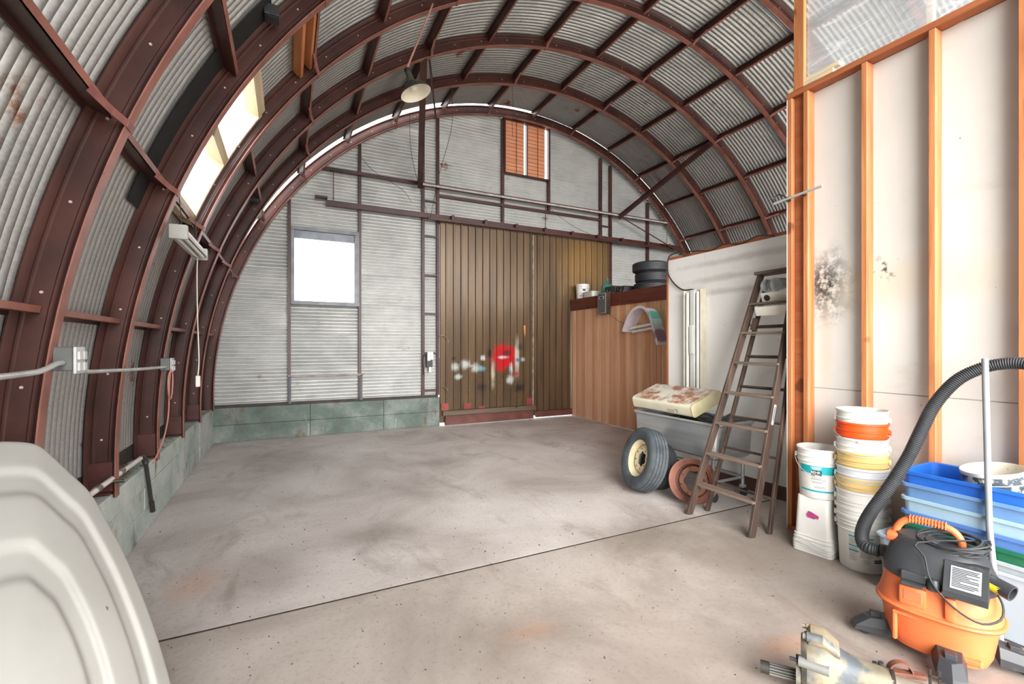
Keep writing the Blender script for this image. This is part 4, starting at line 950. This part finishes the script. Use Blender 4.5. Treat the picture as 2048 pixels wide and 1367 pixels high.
for k in range(12):
    a = 2 * PI * k / 12; sp_.bar((-.243, -.02 + .0225 * math.cos(a), .0755 + .0225 * math.sin(a)), (-.14, -.02 + .0225 * math.cos(a), .0835 + .0225 * math.sin(a)), .005, .005)
sp_.build('splines', M('dull_grey_metal', (0,) * 4), sf)['kind'] = 'stuff'
MB().lathe([(.035, 0), (.07, 0), (.07, .018), (.035, .018)], 24, Matrix.Translation((-.14, -.02, .10)) @ Matrix.Rotation(PI / 2, 4, 'Y')).build('flange', CAST, gb)
MB().tube([(.18, 0, .15), (.22, 0, .15), (.62, 0, .14)], [.056, .05, .05], 20).build('tail_tube', M('bare_grey_tube', rgb(158, 146, 128), rgb(122, 116, 106), 6, .45, .4, spots=[(rgb(170, 120, 84), 6, .62, .76)]), gb, 50)
MB().lathe([(.05, 0), (.066, .0), (.066, .012), (.05, .012)], 24, Matrix.Translation((.195, 0, .15)) @ Matrix.Rotation(PI / 2, 4, 'Y')).build('collar_ring', DARKM, gb)
for s in (-1, 1): MB().rbox(-.08, .0, s * .08 - .02, s * .08 + .02, .001, .03, .004).build('mounting_lug', CAST, gb)
MB().rbox(.48, .55, -.05, .05, .001, .095, .006).build('tail_support', CAST, gb)
rbk = thing('rusty_bracket', 'small rusty ring bracket on the floor behind the gearbox tube', 'bracket', (2.62, 1.13, 0), (0, 0, R(-40)))
mb = MB(); rows = []
for k in range(17):
    a = PI * k / 16; rows.append([(.05 * math.cos(a) * 1, -.015, .02 + .045 * math.sin(a)), (.05 * math.cos(a), .015, .02 + .045 * math.sin(a)), (.043 * math.cos(a), .015, .02 + .038 * math.sin(a)), (.043 * math.cos(a), -.015, .02 + .038 * math.sin(a))])
mb.loft(rows).build('strap_ring', RUST, rbk); MB().rbox(-.10, .10, -.02, .02, .001, .02, .003).build('foot_bar', RUST, rbk)
MB().cyl((-.08, 0, .02), (-.08, 0, .05), .012, 8).cyl((-.10, .01, .02), (-.10, .01, .04), .01, 8).build('nut', BLACKR, rbk)
sb = thing('slotted_plate', 'small slotted steel plate standing between gearbox tube and vacuum', 'plate', (2.62, 1.0, 0), (0, 0, R(-50)))
MB().rbox(-.022, -.011, -.002, .002, .001, .105, .001).rbox(.011, .022, -.002, .002, .001, .105, .001).rbox(-.022, .022, -.002, .002, .001, .03, .001).rbox(-.022, .022, -.002, .002, .07, .08, .001).build('plate', DARKM, sb); MB().rbox(-.022, .022, -.03, .0, .001, .005, .001).build('foot', DARKM, sb)
# ---- wooden stepladder leaning by the drywall
ld = thing('stepladder', 'weathered dark wooden stepladder leaning closed against the white wall', 'ladder', (0, 0, 0))
FB = {1: Vector((3.352, 3.075, .002)), -1: Vector((3.40, 2.475, .002))}; FT = {1: Vector((4.19, 2.945, 2.27)), -1: Vector((4.20, 2.60, 2.27))}
fdir = (FT[1] - FB[1]).normalized(); fn = fdir.cross(Vector((0, 1, 0))).normalized()
for s in (1, -1):
    rl = MB().bar(FB[s], FT[s], .026, .075, fn, .003).build('rail', LADDERW, ld)
    if s == -1:
        q = FB[s].lerp(FT[s], .43) + Vector((0, -.0145, 0)); d = (FT[s] - FB[s]).normalized()
        st = MB().bar(q - d * .09, q + d * .09, .0015, .03, fn).build('sticker', M('pale_label', (0,) * 4), rl)
        MB().bar(q - d * .05 + Vector((0, -.0012, 0)), q + d * .07 + Vector((0, -.0012, 0)), .0006, .006, fn).build('sticker_text', BLK, st)
for k in range(1, 8):
    f = k / 8.0 - .005; a, b_ = FB[1].lerp(FT[1], f), FB[-1].lerp(FT[-1], f)
    MB().rbox(-.05, .045, -.012 + b_.y, a.y + .012, -.010, .010, .003, 1, Matrix.Translation(((a.x + b_.x) / 2, 0, (a.z + b_.z) / 2))).build('step', LADDERS, ld)
    MB().tube([a + Vector((.0, -.02, -.02)), b_ + Vector((0, .02, -.02))], .004, 6).build('step_rod', GREYM, ld)
RBt = {1: Vector((3.575, 3.06, .002)), -1: Vector((3.60, 2.455, .002))}; RTp = {1: Vector((4.27, 2.93, 2.22)), -1: Vector((4.27, 2.61, 2.22))}
for s in (1, -1): MB().bar(RBt[s], RTp[s], .024, .045, fn, .003).build('rear_rail', LADDERW, ld)
for f in (.12, .27, .40, .53, .66, .79):
    a, b_ = RBt[1].lerp(RTp[1], f), RBt[-1].lerp(RTp[-1], f); MB().bar(a, b_, .018, .045, fn, .002).build('rear_bar', LADDERW, ld)
MB().rbox(4.12, 4.30, 2.57, 2.975, 2.265, 2.295, .005).build('cap', LADDERS, ld)
for s in (1, -1):
    q = FB[s].lerp(FT[s], .78); r_ = RBt[s].lerp(RTp[s], .80); MB().bar(q + Vector((.02, 0, 0)), r_, .004, .025).build('spreader', GREYM, ld)
SHF = M('ivory_painted_board', rgb(234, 230, 216), rgb(220, 214, 198), 5, .5)
mb = MB(); XT = Matrix.Translation((4.12, 2.76, 2.03)) @ Matrix.Rotation(R(-20), 4, 'Y')
hole = [(.03 * math.cos(2 * PI * k / 20), -0.08 + .03 * math.sin(2 * PI * k / 20)) for k in range(20)]
ps = MB().rbox(-.006, .006, -.16, .13, -.05, .05, .002, 1, XT).build('pail_shelf', SHF, ld)
MB().cyl(XT @ Vector((-.0065, .07, .0)), XT @ Vector((-.009, .07, .0)), .03, 20).build('shelf_hole', BLACKR, ps)
XT2 = Matrix.Translation((4.06, 2.76, 1.90)) @ Matrix.Rotation(R(-20), 4, 'Y')
MB().rbox(-.006, .006, -.16, .15, -.045, .045, .002, 1, XT2).build('lower_shelf_board', SHF, ld)
MB().bar((4.03, 2.89, 1.83), (4.0, 2.90, 1.72), .02, .05, (1, 0, 0)).build('shelf_arm', LADDERW, ld)
GL = NT('clear_cup_plastic'); tr = GL.node('ShaderNodeBsdfTransparent'); tr.inputs[0].default_value = (.9, .92, .93, 1); GL.fin(rgb(206, 210, 210), .1, 0, .8); mx = GL.node('ShaderNodeMixShader'); mx.inputs[0].default_value = .38; GL.link(tr.outputs[0], mx.inputs[1]); GL.link(GL.b.outputs[0], mx.inputs[2]); GL.link(mx.outputs[0], GL.out.inputs[0])
for y, a, lab in ((2.835, 20, 'clear plastic cup lying under the ladder cap, the one farther from the post'), (2.715, -10, 'clear plastic cup lying under the ladder cap, next to the wooden post')):
    c_ = thing('plastic_cup', lab, 'cup', (4.165, y, 2.155), (0, R(-100), R(a)), 'cups on the ladder')
    MB().lathe([(0, -.075), (.045, -.075), (.047, -.07), (.062, .07), (.065, .075), (.062, .078), (.059, .072), (.044, -.068), (0, -.07)], 28).build('body', GL.m, c_, 40)

# ---- stainless tub cart, beige case on it
ct = thing('tub_cart', 'stainless steel tub on a caster frame against the white wall', 'cart', (4.04, 3.70, 0))
mb = MB(); hx, hy = .285, .585
mb.loft([rring(hx - .04, hy - .03, .43, .05), rring(hx - .015, hy - .012, .45, .05), rring(hx, hy, .785, .05), rring(hx - .004, hy - .004, .785, .05), rring(hx - .02, hy - .016, .455, .05), rring(hx - .05, hy - .05, .442, .05)], True).build('tub', STAINLESS, ct, 40)
rim = [Vector(p) for p in rring(hx + .008, hy + .008, .785, .055, 6)]; MB().tube(rim + rim[:2], .016, 10).build('rolled_rim', STAINLESS, ct, 60)
for sx in (-1, 1):
    for sy in (-1, 1):
        MB().tube([(sx * .22, sy * .50, .44), (sx * .22, sy * .50, .125)], .018, 12).build('leg', STAINLESS, ct)
        cs = MB().rbox(sx * .22 - .025, sx * .22 + .025, sy * .50 - .025, sy * .50 + .025, .095, .125, .004).build('caster_fork', GREYM, ct)
        MB().cyl((sx * .22 + .015, sy * .50 - .014, .048), (sx * .22 + .015, sy * .50 + .014, .048), .047, 18).build('wheel', BLACKR, cs)
    MB().tube([(sx * .22, -.50, .20), (sx * .22, .50, .20)], .014, 10).build('lower_rail', STAINLESS, ct)
for sy in (-1, 1): MB().tube([(-.22, sy * .50, .20), (.22, sy * .50, .20)], .014, 10).build('lower_rail', STAINLESS, ct)
cc = []
for k in range(60):
    a = k * .62; cc.append((4.06 + (.13 + .04 * math.sin(k * 1.3)) * math.cos(a), 3.38 + (.16 + .04 * math.sin(k * .7)) * math.sin(a), .60 + .0038 * k + .03 * math.sin(k * 1.1)))
tubething('hose_coil', 'black hose coiled in the steel tub at its near end', 'hose', cc, .014, BLACKR, 8, 4)
bs = thing('black_basin', 'black plastic basin lying in the steel tub under the beige case', 'basin', (4.05, 3.80, .48)); place('body', bin_mesh('body', .2, .25, .27, BLACKP, .04, .012, .02), bs)
bc = thing('metal_case', 'rust stained cream metal case tipped on top of the steel tub', 'case', (3.785, 3.865, .815), (0, R(-21), R(-2)))
CS = NT('rusted_cream_enamel'); col = CS.ramp(CS.noise(3), [(.3, rgb(226, 220, 196)), (.7, rgb(210, 203, 176))])
geo = CS.node('ShaderNodeTexCoord'); sx_ = CS.node('ShaderNodeSeparateXYZ'); CS.link(geo.outputs['Object'], sx_.inputs[0])
topm = CS.thr(sx_.outputs[2], .125, .14)
rm = CS.math('MULTIPLY', topm, CS.thr(CS.noise(5, detail=8, rough=.7, rnd=False), .44, .6)); col = CS.mix(CS.math('MULTIPLY', topm, .6), col, rgb(206, 206, 198)); col = CS.mix(rm, col, rgb(156, 100, 70)); CSM = CS.fin(col, .42)
def caserow(y, dx=0, dz=0):
    pr_ = []
    for cxx, czz, a0 in ((.46 - .05, .14 - .045, 0), (.05, .14 - .045, PI / 2), (.035, .035, PI), (.46 - .035, .035, 3 * PI / 2)):
        r_ = .045 if czz > .05 else .035
        for k in range(6): a = a0 + PI / 2 * k / 5; pr_.append((cxx + (r_ - dx) * math.cos(a), y, czz + (r_ - dx) * math.sin(a)))
    return pr_
MB().loft([caserow(-.455), caserow(.465)], True).build('shell', CSM, bc, 40)
MB().loft([caserow(-.458, .006), caserow(-.470, .006), caserow(-.470, -.001), caserow(-.450, -.001)], False).build('end_lip', M('olive_cream_edge', rgb(196, 186, 140), rgb(176, 164, 120), 5, .5), bc)
MB().loft([caserow(-.460, .005), caserow(-.456, .005)], True).build('end_panel', M('khaki_end_panel', rgb(186, 178, 144), rgb(166, 157, 124), 4, .5), bc)
for y in (-.25,):
    mb = MB()
    for p in ([(-.013, .078), (-.005, .078), (-.002, .06), (-.010, .06)], [(.005, .078), (.012, .078), (.019, .062), (.012, .06)], [(-.004, .052), (.018, .052), (.018, .044), (.0, .042)]): mb.add([(-.0012, y - a, b_) for a, b_ in p], [(0, 1, 2, 3)])
    mb.build('logo_mark', BLK, bc, 0)
    mb = MB()
    for z_, yy in ((.06, .035), (.040, .045)):      # two lines of print too worn to read
        for k in range(9): mb.box(-.0014, -.0008, y + yy + .012 * k, y + yy + .012 * k + (.006, .009, .004)[k % 3], z_ - .004, z_ + (.005, .003, .005)[k % 3])
    mb.build('worn_print', M('dark_grey_print', rgb(100, 96, 88), rgb(84, 80, 74), 5, .5), bc, 0)

# ---- tyres and rims
def tyre_mesh(Ro, Ri, w, name, mat, lugs=True, n=96):
    hw = w / 2; g = .006
    prof = [(Ri + .005, -hw * .72), (Ri, -hw * .8), (Ri + .01, -hw * .92), (Ri + .04, -hw * 1.0), ((Ro + Ri) / 2 + .02, -hw * 1.04), (Ro - .035, -hw * .98), (Ro - .014, -hw * .88), (Ro - .003, -hw * .74)]
    tr_ = []
    for k in range(5):
        a = -hw * .72 + k * hw * .36 * 1.0
        tr_ += [(Ro, a), (Ro + .001, a + hw * .26)] + ([(Ro - g, a + hw * .28), (Ro - g, a + hw * .345)] if k < 4 else [])
    prof = prof + tr_[:-1] + [(Ro - .003, hw * .74), (Ro - .014, hw * .88), (Ro - .035, hw * .98), ((Ro + Ri) / 2 + .02, hw * 1.04), (Ri + .04, hw), (Ri + .01, hw * .92), (Ri, hw * .8), (Ri + .005, hw * .72)]
    rings = []
    for r_, z_ in prof:
        rings.append([((r_ - (.004 if lugs and r_ > Ro - .02 and r_ < Ro - .0005 and (k % 2) else (.0035 if lugs and r_ >= Ro and (k + int(z_ * 100)) % 4 == 0 else 0))) * math.cos(2 * PI * k / n), (r_ - (.004 if lugs and r_ > Ro - .02 and r_ < Ro - .0005 and (k % 2) else (.0035 if lugs and r_ >= Ro and (k + int(z_ * 100)) % 4 == 0 else 0))) * math.sin(2 * PI * k / n), z_) for k in range(n)])
    mb = MB(); mb.loft(rings, False, True); return mb.mesh(name, mat, 50)
def wheel_disc(parent, R_, w, mat, name='wheel_rim', hub=.075, deep=.06):
    """steel rim; outer face towards +z"""
    hw = w / 2
    prof = [(R_ + .012, hw), (R_ + .008, hw - .008), (R_, hw - .012), (R_ - .012, hw - .03), (R_ - .03, hw - .045), (R_ - .034, 0), (R_ - .034, -hw + .04), (R_ - .01, -hw + .02), (R_, -hw + .012), (R_ + .012, -hw), (R_ + .010, -hw + .0), (R_ - .006, -hw + .014), (R_ - .014, -hw + .03), (R_ - .039, -hw + .045), (R_ - .039, .0), (R_ - .036, hw - .048), (R_ - .016, hw - .036), (R_ + .004, hw - .004)]
    rings = [[(r_ * math.cos(2 * PI * k / 48), r_ * math.sin(2 * PI * k / 48), z_) for k in range(48)] for r_, z_ in prof]
    mb = MB(); mb.loft(rings, False, True); rm_ = mb.build(name, mat, parent, 40)
    z0 = hw - deep
    pr_ = [(R_ - .037, z0 - .02), (R_ - .045, z0), (hub + .045, z0 + .022), (hub + .02, z0 + .018)]
    d = MB(); inner = []
    n = 48
    rings = [[(r_ * math.cos(2 * PI * k / n), r_ * math.sin(2 * PI * k / n), z_) for k in range(n)] for r_, z_ in pr_]
    rings.append([((hub + .008 * math.cos(6 * 2 * PI * k / n)) * math.cos(2 * PI * k / n), (hub + .008 * math.cos(6 * 2 * PI * k / n)) * math.sin(2 * PI * k / n), z0 + .012) for k in range(n)])
    rings += [[(x, y, z - .006) for x, y, z in rings[-1]]] + [[(r_ * math.cos(2 * PI * k / n), r_ * math.sin(2 * PI * k / n), z_ - .006) for k in range(n)] for r_, z_ in reversed(pr_)]
    d.loft(rings, False); d.build('disc', mat, rm_, 40)
    for k in range(8):
        a = 2 * PI * k / 8; MB().cyl(((hub + .032) * math.cos(a), (hub + .032) * math.sin(a), z0 + .017), ((hub + .032) * math.cos(a), (hub + .032) * math.sin(a), z0 + .0225), .0075, 10).build('lug_hole', BLACKR, rm_)
    return rm_
def axis_rot(n, spin=0):
    return Vector((0, 0, 1)).rotation_difference(Vector(n).normalized()).to_euler()
nt = Vector((-.93, .22, .27)).normalized()
RW = .335
def lean_center(x, y, n, R_, hw): 
    d = math.sqrt(1 - n.z ** 2); return (x, y, R_ * d + hw * abs(n.z) * .9)
w1_ = thing('tyre', 'grey black tyre on a cream rim leaning at the front of the steel tub', 'tyre', lean_center(3.44, 3.77, nt, RW, .10), axis_rot(nt))
place('tyre_body', tyre_mesh(RW, .195, .20, 'tyre_body', TYRE), w1_)
wheel_disc(w1_, .198, .155, M('cream_rim_paint', rgb(238, 224, 188), rgb(216, 196, 152), 6, .45, spots=[(rgb(176, 110, 66), 8, .6, .72)]))
nt2 = Vector((-.955, .12, .20)).normalized()
w2_ = thing('tyre', 'dark tyre hidden behind the one with the cream rim', 'tyre', lean_center(3.645, 3.76, nt2, .25, .07), axis_rot(nt2)); w2_.location.z += .002
place('tyre_body', tyre_mesh(.25, .17, .13, 'tyre_body', BLACKR), w2_)
nr = Vector((-.86, -.36, .30)).normalized()
rr_ = thing('wheel_rim', 'bare rusty wheel rim leaning behind the ladder foot', 'rim', lean_center(3.62, 3.27, nr, .215, .07), axis_rot(nr))
wheel_disc(rr_, .203, .16, RUST, 'rim_barrel', .10, .125)

# ---- items on and at the panelled partition
tyz = 2.602
def flat_tyre(label, z, x, y, Ro, w, mat):
    t_ = thing('tyre', label, 'tyre', (x, y, z + w / 2 * 1.05), (0, 0, random.random()), 'tyres on the loft'); place('tyre_body', tyre_mesh(Ro, .2, w, 'tyre_body', mat), t_)
flat_tyre('lowest black tyre of the three stacked on the panelled partition', 2.562, 6.22, 6.62, .325, .19, BLACKR)
flat_tyre('middle black tyre of the three stacked on the panelled partition', 2.763, 6.23, 6.61, .315, .185, BLACKR)
flat_tyre('top black tyre of the stack, with chunky tread, on the panelled partition', 2.958, 6.21, 6.63, .335, .18, BLACKR)
bl_ = bucket('white bucket with black lettering on the far end of the panelled partition', (5.90, 8.42, 2.562), WHITEP, None)
lb = MB(); cylband(lb, brad(.2) + .001, brad(.26) + .001, .215, .255, R(236), R(262), 8)
for k in range(5): cylband(lb, brad(.1) + .001, brad(.1) + .001, .10 + k * .028, .12 + k * .028, R(214), R(226 + 3 * (k % 2)), 6)
cylband(lb, brad(.1) + .001, brad(.1) + .001, .10, .15, R(240), R(258), 6); lb.build('black_print', BLK, bl_, 0)
tb = thing('plastic_tub', 'white rectangular plastic tub beside the far bucket on the partition', 'tub', (5.90, 8.06, 2.562)); place('body', bin_mesh('body', .14, .19, .17, WHITEP, .03, .012, .015), tb)
gt = thing('glass_jug', 'green glass jug standing behind the speaker on the partition', 'jug', (5.96, 7.62, 2.562))
GG = NT('green_bottle_glass'); tr = GG.node('ShaderNodeBsdfTransparent'); tr.inputs[0].default_value = (.5, .72, .66, 1); GG.fin(rgb(92, 150, 138), .1, 0, .8); mx = GG.node('ShaderNodeMixShader'); mx.inputs[0].default_value = .55; GG.link(tr.outputs[0], mx.inputs[1]); GG.link(GG.b.outputs[0], mx.inputs[2]); GG.link(mx.outputs[0], GG.out.inputs[0])
MB().lathe([(0, 0), (.13, .0), (.135, .02), (.135, .22), (.11, .27), (.05, .31), (.028, .34), (.026, .39), (.034, .392), (.034, .405), (.0, .405)], 28).build('body', GG.m, gt, 50)
for lab, y, x, w, h_ in (('black radio case on the partition above the speaker', 7.33, 5.92, .16, .20), ('smaller black box to the right of the radio case on the partition', 7.02, 5.93, .12, .17)):
    q = thing('black_case', lab, 'case', (x, y, 2.562)); MB().rbox(-.12, .12, -w, w, 0, h_, .006).build('box', BLACKP, q)
    for k in range(3): MB().cyl((-.121, -.1 + k * .09, .06 + .03 * k), (-.126, -.1 + k * .09, .06 + .03 * k), .010, 10).build('knob', GREYM, q)
    MB().rbox(-.123, -.12, .02 - w * .2, w * .8, .03, h_ - .03, .001).build('grille', BLACKR, q)
spk = thing('loudspeaker', 'narrow wood sided loudspeaker hung on the fascia of the panelled partition', 'speaker', (5.59, 7.30, 2.20))
MB().rbox(-.01, .10, -.135, .135, 0, .42, .004).build('cabinet', wood('dark_walnut_side', rgb(74, 50, 40), rgb(52, 36, 30), 'z', .5, None, False), spk)
MB().rbox(-.018, -.011, -.13, .13, .005, .415, .003).build('front_frame', M('silver_frame', rgb(176, 174, 168), rgb(150, 148, 142), 5, .4, .4), spk)
MB().rbox(-.022, -.019, -.108, .108, .025, .395, .001).build('grille', M('grey_speaker_cloth', rgb(104, 104, 102), rgb(84, 84, 82), 40, .8), spk)
mb = MB().rbox(-.026, -.0225, -.08, .08, .29, .345, .001).build('badge', GREYM, spk); MB().box(-.0275, -.0262, -.05, .05, .30, .335).build('badge_window', BLK, mb)
tubething('speaker_wire', 'thin dark wire sagging along the panelling from the speaker to the painted fender', 'wire', [(5.66, 7.16, 2.20), (5.69, 7.0, 2.08), (5.69, 6.8, 2.0), (5.69, 6.55, 1.97), (5.69, 6.3, 1.97)], .004, WIREM, 5)
# painted fender
fd = thing('fender', 'white and pink painted fibreglass fender fixed to the panelling, with teal and purple patches', 'fender', (5.71, 6.10, 1.62))
FM = NT('patchy_painted_fender'); col = FM.ramp(FM.noise(4, rnd=False), [(.3, rgb(236, 232, 236)), (.7, rgb(222, 206, 218))])
col = FM.mix(FM.blob((-.1, -.22, .47), (.2, .12, .12), .4, .3, 6), col, rgb(96, 196, 178)); col = FM.mix(FM.blob((-.12, -.30, .33), (.2, .1, .10), .3, .2, 6), col, rgb(190, 226, 232)); col = FM.mix(FM.blob((-.12, -.36, .12), (.2, .1, .14), .3, .2, 6), col, rgb(150, 132, 160)); FMm = FM.fin(col, .4)
path = [(.40, .20), (.36, .28), (.28, .42), (.17, .54), (.03, .595), (-.10, .58), (-.21, .48), (-.28, .34), (-.33, .20), (-.38, .06), (-.42, -.04)]
path = [(p.x, p.y) for p in smooth_path([(a, b_, 0) for a, b_ in path], 4)]
rings = []
for i, (a, b_) in enumerate(path):
    a1, b1 = path[min(i + 1, len(path) - 1)]; a0_, b0_ = path[max(i - 1, 0)]; tx, tz = a1 - a0_, b1 - b0_; l = math.hypot(tx, tz); nx, nz = tz / l, -tx / l   # inward side
    rings.append([(-.26, a, b_), (-.005, a, b_), (-.005, a - nx * -.010, b_ - nz * -.010), (-.245, a + nx * .010, b_ + nz * .010), (-.25, a + nx * .045, b_ + nz * .045), (-.262, a + nx * .045, b_ + nz * .045)])
MB().loft(rings, True).build('arch_shell', FMm, fd, 40)
for z_, x_ in ((.22, -.10), (.28, -.16)): MB().tube([(x_, .34, z_ - .02), (x_, -.30, z_ + .05)], .022, 12).build('lamp_tube', M('milky_lamp_tube', (0,) * 4), fd)
# strip light on the drywall
sl_ = thing('strip_light', 'white twin tube strip light mounted upright on the white wall', 'light', (4.5, 3.995, 1.02))
MB().rbox(-.055, -.001, -.13, .13, 0, 1.23, .004).build('tray', M('ivory_tray', rgb(226, 220, 200), rgb(204, 196, 172), 5, .45), sl_)
for s in (-1, 1): MB().rbox(-.10, -.05, s * .126 - .004, s * .126 + .004, 0, 1.23, .002).build('side_wall', M('ivory_tray', (0,) * 4), sl_)
MB().rbox(-.095, -.055, -.035, .035, .0, 1.23, .006).build('ballast_cover', WHITEP, sl_); MB().rbox(-.115, -.095, -.03, .03, .45, .80, .008, 2).build('starter', WHITEP, sl_)
for s in (-1, 1): MB().tube([(-.085, s * .078, .03), (-.085, s * .078, 1.20)], .019, 14).build('lamp_tube', M('milky_lamp_tube', (0,) * 4), sl_)
tubething('power_cable', 'black cable looping from the top of the white wall down to the strip light', 'cable', [(4.56, 4.05, 2.74), (4.52, 4.25, 2.77), (4.47, 4.42, 2.74), (4.46, 4.45, 2.6), (4.47, 4.43, 2.48), (4.47, 4.33, 2.36), (4.47, 4.2, 2.275), (4.455, 4.05, 2.262), (4.45, 4.0, 2.25)], .009, BLACKR, 8)
tubething('loose_wire', 'dark wire straggling along the top edge of the white wall', 'wire', [(4.50, 4.0, 2.735), (4.49, 3.8, 2.70), (4.49, 3.6, 2.735), (4.49, 3.4, 2.70), (4.50, 3.2, 2.74), (4.49, 3.0, 2.70)], .006, WIREM, 6)
# bar on the post
br = thing('metal_rod', 'short pale metal rod fixed across the wooden corner post', 'rod', (3.80, 2.34, 2.825))
MB().tube([(0, .21, -.02), (0, -.19, .012)], .0105, 10).build('rod', GREYM, br)
MB().rbox(.0, .048, .09, .115, -.022, .01, .002).rbox(.0, .048, -.04, -.015, -.012, .016, .002).build('bracket', DARKM, br)
MB().tube(smooth_path([(0, .2, -.02), (.02, .23, .03), (.03, .19, .06), (.02, .14, .03)], 5), .005, 6).build('hook', WIREM, br)

# ---- grit scattered on the floor
mb = MB()
for k in range(900):
    if k < 620: x, y = random.uniform(-.8, 4.2), random.uniform(.9, 4.5)
    else: x, y = random.uniform(-1.0, 5.5), random.uniform(4, 8.4)
    if x > 3.3 and y < 2.4: continue
    s = random.uniform(.002, .006) * (1.8 if random.random() < .06 else 1); a = random.random() * 6.28
    X = Matrix.Translation((x, y, 0)) @ Matrix.Rotation(a, 4, 'Z')
    mb.add([(-s, -s * .6, 0), (s, -s * .5, 0), (s * .7, s * .6, 0), (-s * .8, s * .5, 0), (0, 0, s * .7)], [(0, 1, 4), (1, 2, 4), (2, 3, 4), (3, 0, 4)], X)
tag(mb.build('floor_grit', M('dark_grit', rgb(70, 60, 52), rgb(50, 44, 40), 30, .9), None, 0), 'dark grit and crumbs scattered over the concrete floor', 'grit', None, 'stuff')
mb = MB()
for k in range(160):
    x, y = random.uniform(-1.14, -1.10) if k % 2 else random.uniform(-1.2, -1.1), random.uniform(3.8, 8.4); s = random.uniform(.006, .018); X = Matrix.Translation((x, y, .561)) @ Matrix.Rotation(random.random() * 6.28, 4, 'Z')
    mb.add([(-s, -s * .5, 0), (s, -s * .4, 0), (s * .6, s * .6, 0), (-s * .8, s * .4, 0), (0, 0, s * .5)], [(0, 1, 4), (1, 2, 4), (2, 3, 4), (3, 0, 4)], X)
tag(mb.build('curb_debris', M('dry_leaf_debris', rgb(150, 132, 112), rgb(104, 88, 74), 30, .9), None, 0), 'dry leaves and flaked dirt lying along the top of the left curb', 'debris', None, 'stuff')
